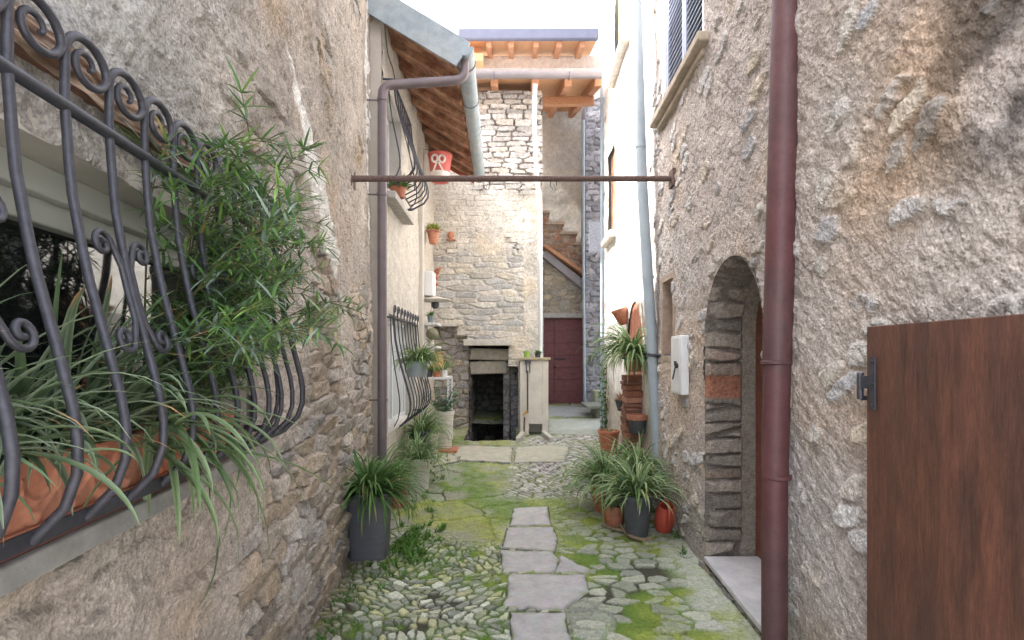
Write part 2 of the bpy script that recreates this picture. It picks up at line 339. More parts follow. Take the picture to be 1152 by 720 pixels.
# ------------------------------------------------------------------ ground
def gz(y): return np.interp(y, [-50, 4.6, 7.0, 8.0, 12, 14, 60], [0, 0, .19, .235, .40, .42, .42])
def inpoly(U, V, poly):
    poly = np.array(poly); r = np.zeros(U.shape, bool); j = len(poly) - 1
    for i in range(len(poly)):
        xi, yi = poly[i]; xj, yj = poly[j]
        r ^= ((yi > V) != (yj > V)) & (U < (xj - xi) * (V - yi) / (yj - yi + 1e-12) + xi); j = i
    return r
SLABS = [([(575, 760), (648, 760), (636, 688), (574, 688)], (.37, .365, .36), .020), ([(566, 682), (634, 686), (663, 664), (659, 646), (573, 645)], (.39, .385, .38), .022),
    ([(566, 644), (623, 644), (630, 630), (622, 620), (562, 618)], (.40, .395, .385), .020), ([(625, 643), (660, 644), (664, 640), (631, 624)], (.38, .38, .375), .020),
    ([(564, 616), (624, 620), (628, 606), (622, 592), (570, 593)], (.41, .40, .39), .018), ([(573, 591), (620, 591), (617, 569), (578, 571)], (.43, .42, .41), .018),
    ([(488, 524), (520, 517), (574, 520), (577, 503), (528, 501), (498, 505)], (.44, .43, .35), .030), ([(578, 520), (636, 519), (640, 503), (620, 500), (580, 503)], (.42, .42, .34), .028),
    ([(617, 488), (682, 490), (680, 470), (617, 471)], (.38, .40, .34), .020), ([(614, 468), (668, 469), (664, 457), (612, 456)], (.35, .36, .35), .020)]
def slab_xy(x, y, up):
    Y = 4.
    for _ in range(8): Y = (1.5 - float(gz(Y)) - up) * 600 / (y - 400)
    return ((x - 576) / 600 * Y, Y)
SLABP = [np.array([slab_xy(x, y, up) for x, y in p]) for p, c_, up in SLABS]
def ground_fn(u, v):
    n = fbm(u * 1.3, v * 1.3, 501, 4); n2 = fbm(u * 5, v * 5, 505, 4)
    # small setts on edge, left front
    _, PI_, _, _ = worley(u + (n2 - .5) * .2, v, .8, .6, 519, jit=.9); ang = (PI_ * 7 % 1 - .5) * 2.4; a, b = u * np.cos(ang) + v * np.sin(ang), -u * np.sin(ang) + v * np.cos(ang)
    wa = a + (fbm(u * 20, v * 20, 510) - .5) * .018; wb = b + (fbm(u * 20, v * 20, 511) - .5) * .018
    e, I, du, dv = worley(wa, wb, .050, .088, 520, jit=1.0, p=2.2)
    k1 = sst(.10, .20, e) * ((I * 53 % 1) > .10); h1 = k1 * (.014 + .010 * (I * 71 % 1)) + k1 * .012 * (du * (I * 31 % 1 - .5) + dv * (I * 17 % 1 - .5)) * 2
    c1 = pal(I, [(.38, .38, .34), (.27, .28, .26), (.45, .44, .37), (.24, .25, .24), (.42, .42, .40), (.46, .44, .30), (.56, .56, .53), (.34, .36, .26)])
    # larger flat stones set in cement, right front
    e2, I2, du2, dv2 = worley(u + (fbm(u * 14, v * 14, 514) - .5) * .035, v + (fbm(u * 14, v * 14, 515) - .5) * .035, .15, .10, 530, jit=1.0, p=2.0)
    k2 = sst(.10, .19, e2) * ((I2 * 37 % 1) > .22); h2 = k2 * (.006 + .016 * (I2 * 71 % 1) + .02 * (du2 * (I2 * 31 % 1 - .5) + dv2 * (I2 * 17 % 1 - .5)))
    c2 = pal(I2, [(.38, .38, .35), (.33, .35, .31), (.42, .42, .38), (.30, .31, .29)])
    # far white setts
    wa = u * .6 + v * .8 + (n2 - .5) * .08; wb = -u * .8 + v * .6
    e3, I3, _, _ = worley(wa, wb, .05, .14, 540, jit=.98, p=3.5)
    k3 = sst(.08, .25, e3); h3 = k3 * .02; c3 = pal(I3, [(.48, .47, .45), (.40, .39, .38), (.54, .53, .50), (.42, .38, .36)])
    # mossy broad flags, mid left
    e4, I4, _, _ = worley(u + (n2 - .5) * .2, v + (n - .5) * .3, .75, .55, 550, jit=.9, p=2.4)
    k4 = sst(.015, .04, e4); h4 = k4 * .010 + (n2 - .5) * .035 + (fbm(u * 16, v * 16, 555) - .5) * .016; c4 = pal(I4, [(.33, .34, .27), (.38, .38, .30), (.30, .31, .26)])
    right = sst(.22, .42, u + (n2 - .5) * .25)
    A = lambda p, q, t: p * (1 - t[..., None]) + q * t[..., None]
    h = mix(h1, h2, right); c = A(c1, c2, right); k = mix(k1, k2, right)
    mid = sst(3.95, 4.35, v + (n - .5) * 1.1 + np.clip(u, 0, 2) * -.1) * (1 - sst(.0, .35, u - .25 + (n2 - .5) * .3) * sst(5.4, 5.0, v))
    h = mix(h, h4, mid); c = A(c, c4, mid); k = mix(k, k4, mid)
    far = sst(5.2, 5.5, v) * sst(-.25, .0, u + (v - 5.4) * -.12 + (n2 - .5) * .3) * sst(8.6, 8.2, v + (n - .5)) ; h = mix(h, h3, far); c = A(c, c3, far); k = mix(k, k3, far)
    # cement haunch along the right wall and patch beside the slabs
    cem = sst(.34, .18, 1.27 + .028 * v - u + (n2 - .5) * .25) * sst(4.9, 4.3, v) * .85
    cem = np.maximum(cem, sst(1.1, .8, ((u - .44) / .15) ** 2 + ((v - 3.05) / .26) ** 2) * .6 * (1 - .95 * k2))
    h = mix(h, .016 + (n2 - .5) * .01, cem); c = cmix(c, (.44, .44, .43), cem); 
    # joints: dark soil and moss
    n3 = fbm(u * 2.2 + 5, v * 2.2, 560, 5)
    jc = cmix(np.ones(u.shape + (3,)) * np.array((.060, .055, .042)), (.11, .18, .03), sst(.33, .46, n3 + (n2 - .5) * .3))
    kk = np.maximum(k, cem)
    c = A(jc, c, kk)
    # moss carpets
    band = np.exp(-((u - (.05 - .15 * (v - 4.5))) / .95) ** 2) * sst(3.9, 4.6, v) * sst(7.3, 6.6, v)
    ms = sst(.47, .61, n3 * .72 + n2 * .28 + band * .12 - sst(.5, 0, np.abs(v - 5.7) ) * 0) * (1 - far * .75)
    sp = sst(1.1, .6, ((u - .33) / .34) ** 2 + ((v - 4.75) / .55) ** 2 + (n2 - .5)) ; ms = np.maximum(ms, sp * .9)
    ms = ms * (1 - .45 * cem); yel = sst(.4, .62, fbm(u * 1.8, v * 1.8, 570)) 
    mc = cmix(np.ones(u.shape + (3,)) * np.array((.13, .215, .035)), (.31, .34, .075), yel)
    mc = mc * (.7 + .6 * fbm(u * 14, v * 14, 575))[..., None]
    ms = ms * (.35 + .65 * sst(.35, .6, n2)) + .25 * ms * sst(.45, .6, fbm(u * 12, v * 12, 577)); t = ms * (.72 - .42 * k * (1 - mid)); c = A(c, mc, t); h = h + ms * .006 * fbm(u * 25, v * 25, 580)
    c = cmix(c, c * np.array((.92, 1.03, .72)), sst(.35, .6, fbm(u * 1.1, v * 1.1, 590)) * (1 - far) * .45)
    for P_ in SLABP:
        b_ = (u > P_[:, 0].min() - .03) & (u < P_[:, 0].max() + .03) & (v > P_[:, 1].min() - .03) & (v < P_[:, 1].max() + .03)
        if b_.any(): ii = inpoly(u, v, P_); h = np.where(ii & b_, -.012, h)
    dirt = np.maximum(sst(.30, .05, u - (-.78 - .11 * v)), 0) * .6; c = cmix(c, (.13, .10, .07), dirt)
    return h, c
def pit(u, v): return np.minimum(np.minimum(u + .72, .06 - u), np.minimum(v - (7.93 + .05 * u), 9.4 - v))
g_place = lambda U, V, H: (U, V, gz(V) + H)
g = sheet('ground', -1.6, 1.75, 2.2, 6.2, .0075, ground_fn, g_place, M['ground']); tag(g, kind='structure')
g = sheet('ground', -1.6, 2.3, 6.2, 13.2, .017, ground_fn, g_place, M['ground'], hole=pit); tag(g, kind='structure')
def far_ground(u, v): return u * 0, np.ones(u.shape + (3,)) * np.array((.42, .40, .37))  # outer ground colour lightened so it bounces fill light into the alley
g = sheet('ground', -60, 60, -60, 60, 1.0, far_ground, lambda U, V, H: (U, V, gz(V) - .03 - .02), M['ground'], hole=rect_hole(-1.5, 1.5, 5.2, 10.2)); tag(g, kind='structure')
# paving slabs laid in the cobbles
def slab(pts, z=.0, th=.05, colr=(.34, .34, .37), name='path', up=.018):
    P = []
    for x, y in pts:
        Y = 4.
        for _ in range(8): Y = (1.5 - float(gz(Y)) - up) * 600 / (y - 400)
        P.append(Vector(((x - 576) / 600 * Y, Y, float(gz(Y)) + up)))
    out = []
    for i, a in enumerate(P):
        b = P[(i + 1) % len(P)]; n = max(2, int((b - a).length / .05))
        for k in range(n):
            p = a.lerp(b, k / n)
            if k: p += Vector((random.uniform(-1, 1), random.uniform(-1, 1), 0)) * .010
            out.append(p)
    m = MB(); n = len(out); cen = sum(out, Vector()) / n
    sh = lambda p, d: cen + (p - cen) * (1 - d / max(.1, (p - cen).length))
    r1_ = [sh(p, .012) for p in out]; r2_ = [sh(p, random.uniform(.03, .06)) + Vector((0, 0, random.uniform(-.002, .002))) for p in out]
    vs = [p - Vector((0, 0, th)) for p in out] + [p - Vector((0, 0, .009)) for p in out] + r1_ + r2_ + [cen]
    ed = [random.choice([(.20, .25, .09), (.24, .24, .20), (.30, .30, .29), (.34, .34, .33), (.17, .17, .13)]) for p in out]
    cs = [(.12, .12, .09)] * n + ed + [tuple(.5 * (a + b) for a, b in zip(e_, colr)) for e_ in ed] + [tuple(q * random.uniform(.94, 1.06) for q in colr) for p in out] + [colr]
    fs = [(q * n + i, q * n + (i + 1) % n, (q + 1) * n + (i + 1) % n, (q + 1) * n + i) for q in range(3) for i in range(n)] + [(3 * n + i, 3 * n + (i + 1) % n, 4 * n) for i in range(n)]
    m.add(vs, fs, cs); return tag(m.build(name, M['slab'], smooth=False), kind='structure')
for p_, c_, u_ in SLABS: slab(p_, colr=c_, up=u_)

# ------------------------------------------------------------------ near left house
WIN = (.30, 2.0, 1.18, 1.91)
t = thing('stone_house', 'rough plastered rubble stone house wall on the left behind the barred window with planters', 'house', (WL(2.5), 2.5, 0))
pl_L = lambda U, V, H: (WL(U) + H, U, V)
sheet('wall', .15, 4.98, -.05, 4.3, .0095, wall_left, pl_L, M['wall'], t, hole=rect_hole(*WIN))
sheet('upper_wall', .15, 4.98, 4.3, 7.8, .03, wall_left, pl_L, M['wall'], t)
m = MB(); m.box((WL(1) - 1.3, 0.9, 3.2), (1.8, 8.1, 6.8)); m.col = (.4, .36, .3)
m = MB(); m.col = (.42, .38, .33)
def wbox(m, wf, y0, y1, d0, d1, z0, z1, sgn=-1):
    """block following a side wall; d = depth behind the face (negative: proud)"""
    vs = [(wf(y) + sgn * d, y, z) for z in (z0, z1) for y, d in ((y0, d0), (y1, d0), (y1, d1), (y0, d1))]
    m.add(vs, [(3, 2, 1, 0), (4, 5, 6, 7), (0, 1, 5, 4), (1, 2, 6, 5), (2, 3, 7, 6), (3, 0, 4, 7)]); return m
wbox(m, WL, -.2, 4.98, .45, 3.0, -.1, 7.8)
wbox(m, WL, 4.9, 4.985, .0, .45, -.1, 7.8)
wbox(m, WL, -.2, .15, .0, .45, -.1, 7.8)
m.build('masonry', M['plaster'], t, smooth=False)
m = MB(); m.col = (.50, .48, .44)
wbox(m, WL, WIN[1], WIN[1] + .06, -.002, .45, WIN[2] - .1, WIN[3] + .05)
wbox(m, WL, WIN[0], WIN[1], .002, .45, WIN[3], WIN[3] + .05)
wbox(m, WL, WIN[0] - .15, WIN[0], .002, .45, WIN[2] - .1, WIN[3])
m.build('window_reveal', M['plaster'], t, smooth=False)
# window frame and pane
m = MB()
wbox(m, WL, WIN[0], WIN[1], .10, .16, 1.845, 1.91); wbox(m, WL, WIN[0], WIN[1], .13, .18, 1.79, 1.846)
wbox(m, WL, WIN[0], WIN[1], .12, .18, 1.18, 1.25); wbox(m, WL, WIN[1] - .06, WIN[1], .12, .18, 1.25, 1.79)
wf = m.build('window', M['frame'], t, bevel=.004)
m = MB(); wbox(m, WL, WIN[0], WIN[1], .165, .171, 1.22, 1.81); m.build('pane', M['glass'], wf, smooth=False)
# broken timber lintel laid into the plaster
def lint(u, v):
    n = fbm(u * 5, v * 30, 610); h = (n - .5) * .03 + .012
    c = cmix(np.ones(u.shape + (3,)) * np.array((.20, .115, .075)), (.44, .33, .25), sst(.45, .6, fbm(u * 8, v * 70, 612)))
    h = h + (fbm(u * 7, v * 90, 614) - .5) * .03; c = c * (.5 + fbm(u * 10, v * 120, 616))[..., None]
    return h, c
def lplace(U, V, H):
    return (WL(U) + .028 + H, U, V + (fbm(U * 5, U * 0, 617) - .5) * .03)
lo_ = sheet('timber_lintel', .6, 1.62, 2.025, 2.095, .006, lint, lplace, M['lintelwood'], t)
m = MB(); m.col = (.2, .1, .06); wbox(m, WL, .6, 1.6, -.02, .05, 2.035, 2.085); m.build('lintel_core', M['lintelwood'], lo_)
# window ledge
m = MB(); m.col = (.27, .27, .26); wbox(m, WL, .3, 2.03, -.10, .10, 1.135, 1.178); m.build('window_ledge', M['stone'], t, bevel=.004)
m = MB(); wbox(m, WL, .3, 2.0, -.085, .12, 1.180, 1.196); m.build('ledge_board', mat('red_brown_board', (.22, .075, .05), rough=.6, nscale=10, namt=.25), t)

# ------------------------------------------------------------------ wrought iron grilles
def spiral(cy, cz, r0, a0, turns, sgn=1, n=26, r1=.25):
    out = []
    for i in range(n):
        k = i / (n - 1); a = a0 + sgn * turns * 2 * math.pi * k; r = r0 * (1 - (1 - r1) * k ** .75)
        out.append((cy + r * math.cos(a), cz + r * math.sin(a)))
    return out
def grille(t, wf, y0, y1, sp, z0, z1, pr, pb, belly, r, scroll=.046, cs=True, base_y=None, sides=12, crown=True):
    """wf: wall face; pr / pb: stand-off of rail and bottom bar; belly: stand-off of the bulge"""
    n = int(round((y1 - y0) / sp)); P = lambda y, d, z: (wf(y) + d, y, z)
    H = z1 - z0
    def off(z):
        k = (z - z0) / H
        return float(np.interp(k, [0, .04, .12, .24, .40, .60, .80, 1], [pb, pb + (belly - pb) * .55, belly * .97 + pb * .03, belly, mix(pr, belly, .72), mix(pr, belly, .35), mix(pr, belly, .1), pr]))
    for i in range(n + 1):
        y = y0 + i * sp; m = MB(); pts = [P(y, 0.0 + pb * .0 + pb, z0)]
        for k in range(1, 15): z = z0 + H * k / 14; pts.append(P(y, off(z), z))
        if crown:
            rr = scroll; rz = scroll * .80; zc = z1 + scroll * 1.75; pts += [P(y, pr, z1 + scroll * .8), P(y, pr, zc)]
            for a in range(1, 9): an = math.pi - a * math.pi / 8; pts.append(P(y + rr + rr * math.cos(an), pr, zc + rz * math.sin(an)))
            for (yy, zz) in spiral(y + rr * 1.0, zc, rr, 0, 1.15, -1, 26, .17)[1:]: pts.append(P(yy, pr, zc + (zz - zc) * .80))
            m.tube(pts[:-26], r, sides); m.tube(pts[-27:], [r * (1 - .45 * k / 26) for k in range(27)], sides); m.build('bar', M['iron'], t); continue
        m.tube(pts, r, sides); m.build('bar', M['iron'], t)
    # end returns
    for ye, s in ((y0 - sp * .3, -1), (y1 + .02, 1)):
        for k, dd in enumerate((.0, .45)):
            m = MB(); pts = [P(ye + s * .012 * k, off(z0 + H * q / 14) * (1 - dd), z0 + H * q / 14) for q in range(15)]
            m.tube(pts, r * .9, sides); m.build('bar', M['iron'], t)
    m = MB(); m.tube([P(y0 - sp * .5, 0, z1), P(y0 - sp * .45, pr, z1), P(y1 + .03, pr, z1), P(y1 + .035, 0, z1)], r * 1.45, sides); m.build('rail', M['iron'], t)
    m = MB()
    for a, b in (((y0 - sp * .4, pb), (y1 + .03, pb)), ((y1 + .03, pb), (y1 + .03, 0))):
        m.beam(P(a[0], a[1], z0 + .004), P(b[0], b[1], z0 + .004), r * .9, r * 3.2)
    m.build('bottom_bar', M['iron'], t)
    if cs:
        for i in range(1, n, 3):
            for s in (-1, 1):
                m = MB(); yc = y0 + i * sp; w = sp * .62; zc = z0 + H * .56; hh = .085
                pts2 = []
                top = spiral(yc + s * (w * .55 + .02), zc + hh, .030, (math.pi if s > 0 else 0), 1.3, -s, 20, .2)[::-1]
                bot = spiral(yc + s * (w * .55 + .02), zc - hh, .030, (math.pi if s > 0 else 0), 1.3, s, 20, .2)
                midp = [(yc + s * .014, zc + q) for q in (.05, .0, -.05)]
                pts = [P(a, off(b) + .0, b) for a, b in top + midp + bot]
                m.tube(pts, r * .75, 10); m.build('scroll', M['iron'], t)
gr = thing('window_grille', 'bulging wrought iron grille with scroll tops over the near left window with planters', 'window grille', (WL(1.2) + .1, 1.2, 1.2), 'wrought iron grilles on the left')
grille(gr, WL, .555, .555 + .117 * 12, .117, 1.225, 1.925, .12, .156, .225, .0076, scroll=.055)

# ------------------------------------------------------------------ plants
def leaf(m, base, az, el, L, w, droop, cols, seg=8, fold=.25, twist=0, tipc=None):
    """arching strap leaf; cols = (margin, centre)"""
    p = Vector(base); vs = []; cs = []; a = az
    e = el; step = L / seg
    for i in range(seg + 1):
        k = i / seg
        d = Vector((math.cos(a) * math.cos(e), math.sin(a) * math.cos(e), math.sin(e)))
        side = Vector((-math.sin(a), math.cos(a), 0)); up = side.cross(d) * -1
        if up.z < 0: up = -up
        ww = w * (math.sin(math.pi * (0.12 + .88 * k) ** .75) ** .7 if k < 1 else .02) * .5
        ww = max(ww, w * .03)
        vs += [p - side * ww + up * ww * fold * 2, p, p + side * ww + up * ww * fold * 2]
        c0, c1 = cols; f = .85 + .3 * k
        if tipc is not None and k > .85: c0 = c1 = tipc
        cs += [tuple(x * f for x in c0), tuple(x * f for x in c1), tuple(x * f for x in c0)]
        p = p + d * step; e -= droop / seg * (.5 + 1.0 * k); a += twist / seg
    fs = []
    for i in range(seg):
        o = i * 3; fs += [(o, o + 1, o + 4, o + 3), (o + 1, o + 2, o + 5, o + 4)]
    m.add(vs, fs, cs)
def spider(m, c, n, L, w=.014, spread=.05, varieg=True, rnd=random, droop=(1.2, 2.8), el=(.5, 1.5), azr=(0, 2 * math.pi), dark=1.0, wall=None):
    for i in range(n):
        az = rnd.uniform(*azr); e = rnd.uniform(*el); b = Vector(c) + Vector((math.cos(az), math.sin(az), 0)) * rnd.uniform(0, spread)
        g_ = rnd.uniform(.75, 1.25) * dark; gr_ = (.10 * g_, .20 * g_, .055 * g_)
        mg = (.44 * g_, .52 * g_, .30 * g_) if (varieg and rnd.random() < .65) else (gr_[0] * 1.15, gr_[1] * 1.1, gr_[2] * 1.2)
        ll = L * rnd.uniform(.55, 1.1)
        if wall:
            d = wall(c, az);  ll = min(ll, d)
        leaf(m, b, az, e, ll, w * rnd.uniform(.7, 1.15), rnd.uniform(*droop), (mg, gr_) if rnd.random() < .75 else (gr_, mg), twist=rnd.uniform(-.5, .5), tipc=(.35, .25, .12) if rnd.random() < .12 else None)
def away(side, wf):
    def f(c, az):
        dx = math.cos(az) * side
        if dx <= .05: return 9
        return max(.10, abs(wf(c[1]) - c[0]) / dx * 1.15)
    return f
def pot_obj(kind, name, label, cat, prof, loc, mt, soil=True, sx=1, sy=1, group=None, rot=None):
    t = thing(name, label, cat, loc, group)
    m = MB(); m.lathe(prof, 32, loc, sx, sy, rot); m.build('pot_body', mt, t)
    return t
def pot_prof(r, h, taper=.72, rim=.12, th=.012):
    rb = r * taper
    return [(rb * .6, 0), (rb, .002), (rb + (r - rb) * .8, h * (1 - rim)), (r * 1.0, h * (1 - rim) + .002), (r * 1.04, h * .99), (r * 1.02, h), (r - th, h), (r - th * 1.3, h * .86), (0.001, h * .86)]
def soil_disc(r, z, loc, t):
    m = MB(); m.lathe([(r * .98, z - .01), (r * .98, z), (.3 * r, z + .012), (.001, z + .012)], 20, loc); m.build('soil', M['soil'], t)

# terracotta planters with swags, on the near window ledge
def planter(y0, y1, label):
    yc = (y0 + y1) / 2; t = thing('terracotta_planter', label, 'planter', (WL(yc) + .03, yc, 1.196), 'terracotta planters on the window ledge')
    a, b = -.095, .075   # depths
    m = MB()
    def P(y, d, z): return (WL(y) + d, y, z)
    zb, zt = 1.197, 1.322; f0, f1 = .055, .072
    vs = []
    for z, e in ((zb, -.012), (zt, 0)):
        vs += [P(y0 - e, -.085 - e, z), P(y1 + e, -.085 - e, z), P(y1 + e, .066 + e, z), P(y0 - e, .066 + e, z)]
    m.add(vs, [(3, 2, 1, 0), (0, 1, 5, 4), (1, 2, 6, 5), (3, 0, 4, 7)])
    vs = [P(y0 + .012, -.073, zt - .015), P(y1 - .012, -.073, zt - .015), P(y1 - .012, .054, zt - .015), P(y0 + .012, .054, zt - .015)]
    for z0_, z1_, g_ in ((zt - .022, zt + .004, .008), (zb, zb + .012, .0)):
        for (ya, yb, da, db) in ((y0 - g_, y1 + g_, .056, .066 + g_ + .003), (y0 - g_, y1 + g_, -.09, -.075), (y0 - g_, y0 + .012, -.075, .056), (y1 - .012, y1 + g_, -.075, .056)):
            q = [P(y, d, z) for z in (z0_, z1_) for y, d in ((ya, da), (yb, da), (yb, db), (ya, db))]
            m.add(q, [(3, 2, 1, 0), (4, 5, 6, 7), (0, 1, 5, 4), (1, 2, 6, 5), (2, 3, 7, 6), (3, 0, 4, 7)])
    m.build('trough', M['terra'], t, bevel=.002)
    def fn(u, v):
        k = (v - zb) / (zt - zb); s = ((u - y0) / .085) % 1.0 - .5
        arc = np.exp(-((k - (.25 + 1.5 * s * s)) / .07) ** 2) + .8 * np.exp(-((k - (.42 + 1.5 * s * s)) / .05) ** 2)
        ros = np.exp(-((np.abs(s) - .5) ** 2 * 90 + (k - .62) ** 2 * 40)) * 1.3 + np.exp(-(s ** 2 * 120 + (k - .16) ** 2 * 120))
        return .008 * np.clip(arc * .9 + ros * .8, 0, 1.5) + .003 * fbm(u * 60, v * 60, 5), np.ones(u.shape + (3,))
    sheet('swag_relief', y0 + .004, y1 - .004, zb + .004, zt - .022, .0035, fn, lambda U, V, H: (WL(U) + .056 + (V - zb) / (zt - zb) * .011 + H, U, V), M['terra'], t, smooth=True)
    m = MB(); m.add(vs, [(0, 1, 2, 3)]); m.build('soil', M['soil'], t)
    return t
planter(.62, 1.235, 'long terracotta planter with swags and spider plants, nearer of the two on the ledge')
planter(1.27, 1.76, 'shorter terracotta planter with the feathery shrub, further of the two on the ledge')
rnd = random.Random(11)
def ledge_plant(ys, n, L, w, label, el=(.5, 1.45), droop=(1.3, 3.0)):
    m = MB()
    for y in ys:
        c = (WL(y) + .0, y, 1.30)
        for i in range(n):
            az = rnd.gauss(.25, 1.0); e = rnd.uniform(*el) + (.45 if i % 2 else 0); up_ = i % 3 == 0; g_ = rnd.uniform(.7, 1.25); gr_ = (.115 * g_, .18 * g_, .09 * g_)
            mg = (.30 * g_, .36 * g_, .26 * g_) if rnd.random() < .5 else gr_
            leaf(m, (c[0] + rnd.uniform(-.04, .04), y + rnd.uniform(-.05, .05), c[2]), az, e, L * rnd.uniform(.55, 1.15) * (1 if abs(az) < 1.3 else .6) * (1.15 if up_ else 1), w * rnd.uniform(.7, 1.2), rnd.uniform(*droop) * (.55 if up_ else 1), (mg, gr_), seg=10, twist=rnd.uniform(-.6, .6), tipc=(.4, .25, .12) if rnd.random() < .15 else None)
    o = m.build('spider_plant', M['leaf']); return tag(o, label, 'plant', 'spider plants')
ledge_plant((.60, .70, .78), 28, .34, .014, 'drooping spider plant leaves at the left end of the near window planter')
ledge_plant((.87, .93, 1.0), 30, .34, .015, 'spider plant in the middle of the nearer terracotta planter behind the grille')
ledge_plant((1.08, 1.14, 1.20), 28, .36, .015, 'spider plant with long leaves hanging down over the ledge between the two terracotta planters')
m = MB(); rnd = random.Random(19)
for yc_, n_, L_ in ((1.13, 26, .40), (.78, 4, .2), (1.24, 10, .30)):
    for i in range(n_):
        y = yc_ + rnd.uniform(-.04, .04); g_ = rnd.uniform(.8, 1.3); gr_ = (.11 * g_, .18 * g_, .075 * g_); mg = (.25 * g_, .33 * g_, .19 * g_)
        leaf(m, (WL(y) + rnd.uniform(.13, .20), y, 1.34 + rnd.uniform(-.05, .06)), rnd.gauss(.3, .9), rnd.uniform(-.9, .5), L_ * rnd.uniform(.6, 1.1), .018 * rnd.uniform(.7, 1.1), rnd.uniform(.9, 1.9), (mg, gr_) if rnd.random() < .6 else (gr_, gr_), seg=10, twist=rnd.uniform(-.3, .3))
o = m.build('hanging_spider_plant', M['leaf']); tag(o, 'spider plant offshoots hanging out through the grille and down over the ledge', 'plant')

# feathery shrub
def shrub():
    t = thing('feathery_shrub', 'tall feathery green shrub pushing through the near window grille', 'shrub', (WL(1.5) - .01, 1.5, 1.31))
    rnd = random.Random(5); st = MB(); lf = MB(); st.col = (.13, .14, .06)
    def needle_leaf(p, d, L):
        az = math.atan2(d.y, d.x); el = math.asin(max(-.99, min(.99, d.z))); g_ = rnd.uniform(.6, 1.35)
        c = (.105 * g_, .215 * g_, .075 * g_) if rnd.random() < .6 else (.19 * g_, .33 * g_, .09 * g_)
        if rnd.random() < .22: c = (.25 * g_, .33 * g_, .28 * g_)
        if rnd.random() < .03: c = (.35, .28, .12)
        leaf(lf, p, az, el, L, .0070, rnd.uniform(.1, .9), (c, c), seg=3, fold=.1, twist=rnd.uniform(-.3, .3))
    for i in range(30):
        y = rnd.uniform(1.28, 1.74); p = Vector((WL(y) + rnd.uniform(-.03, .05), y, 1.30))
        H = rnd.choice((.35, .55, .70, .84, .95)) * rnd.uniform(.9, 1.1); lean = rnd.uniform(.04, .44) * (1 if H < .8 else .7); ly = rnd.uniform(-.26, .32)
        pts = []; n = 14
        for k in range(n + 1):
            q = k / n; pts.append(p + Vector((lean * q ** 1.6, ly * q ** 1.3, H * (q - .18 * q ** 3 * (1 + lean)))))
        st.tube(pts, [.0035 * (1 - .7 * k / n) for k in range(n + 1)], 4)
        for k in range(4, n + 1):
            q = pts[k]
            for b in range(2 if k < n else 3):
                a = rnd.uniform(-1.5, 1.5); bl = rnd.uniform(.05, .15); e = rnd.uniform(-.2, .9)
                d = Vector((math.cos(a) * math.cos(e), math.sin(a) * math.cos(e), math.sin(e)))
                tip = q + d * bl + Vector((0, 0, -.02))
                if tip.x < WL(tip.y) - .06 or (tip.x < WL(tip.y) + .03 and tip.y > 1.95): tip.x = WL(tip.y) + .05
                st.tube([q, (q + tip) / 2 + Vector((0, 0, .006)), tip], [.0018, .0014, .0008], 3, cap=False)
                for w in range(rnd.randint(2, 3)):
                    cc = q.lerp(tip, .45 + .27 * w); nl = rnd.randint(3, 5)
                    for l in range(nl):
                        a2 = a + rnd.uniform(-1.7, 1.7); e2 = rnd.uniform(-.7, .9)
                        needle_leaf(cc, Vector((math.cos(a2) * math.cos(e2), math.sin(a2) * math.cos(e2), math.sin(e2))), rnd.uniform(.035, .085))
    st.build('stems', M['leaf'], t); lf.build('foliage', M['leaf'], t)
shrub()

# ------------------------------------------------------------------ second left house
t2 = thing('plastered_house', 'grey plastered house with low eave, further along on the left', 'house', (WL2(7), 7, 0))
pl_L2 = lambda U, V, H: (WL2(U) + H, U, V)
U1 = (5.05, 5.95, 3.05, 4.1); U2 = (5.3, 6.95, .72, 1.92)
sheet('wall', 4.99, 8.95, -.05, 5.2, .02, wall_second, pl_L2, M['wallfine'], t2, hole=holes(rect_hole(*U1), rect_hole(*U2)))
m = MB(); m.col = (.45, .42, .38); wbox(m, WL2, 4.99, 9.2, .3, 2.5, -.1, 5.4); wbox(m, WL2, 4.985, 5.02, .002, .3, -.1, 5.4)
m.build('masonry', M['plaster'], t2, smooth=False)
for (a, b, c, d) in (U1, U2):
    m = MB(); m.col = (.55, .53, .50); wbox(m, WL2, a - .04, a, .004, .3, c - .04, d + .04); wbox(m, WL2, b, b + .04, .004, .3, c - .04, d + .04); wbox(m, WL2, a, b, .004, .3, d, d + .04); wbox(m, WL2, a, b, .004, .3, c - .04, c)
    m.build('window_reveal', M['plaster'], t2, smooth=False)
for (a, b, c, d) in (U1, U2):
    m = MB(); wbox(m, WL2, a, b, .13, .17, c, c + .06); wbox(m, WL2, a, b, .13, .17, d - .06, d); wbox(m, WL2, a, a + .06, .13, .17, c, d); wbox(m, WL2, b - .06, b, .13, .17, c, d); wbox(m, WL2, (a + b) / 2 - .03, (a + b) / 2 + .03, .13, .17, c, d)
    w_ = m.build('window', M['white'], t2)
    m = MB(); wbox(m, WL2, a, b, .15, .155, c, d); m.build('pane', mat('pale_pane', (.50, .54, .57), rough=.35, nscale=2, namt=.05), w_, smooth=False)
m = MB(); m.col = (.42, .40, .38); wbox(m, WL2, 4.99, 6.05, -.13, .13, 2.98, 3.045); m.build('window_ledge', M['stone'], t2, bevel=.006)
m = MB(); m.col = (.55, .52, .48); wbox(m, WL2, 7.2, 7.35, -.06, .1, .3, 4.3); m.build('pilaster', M['plaster'], t2, smooth=False, bevel=.006)
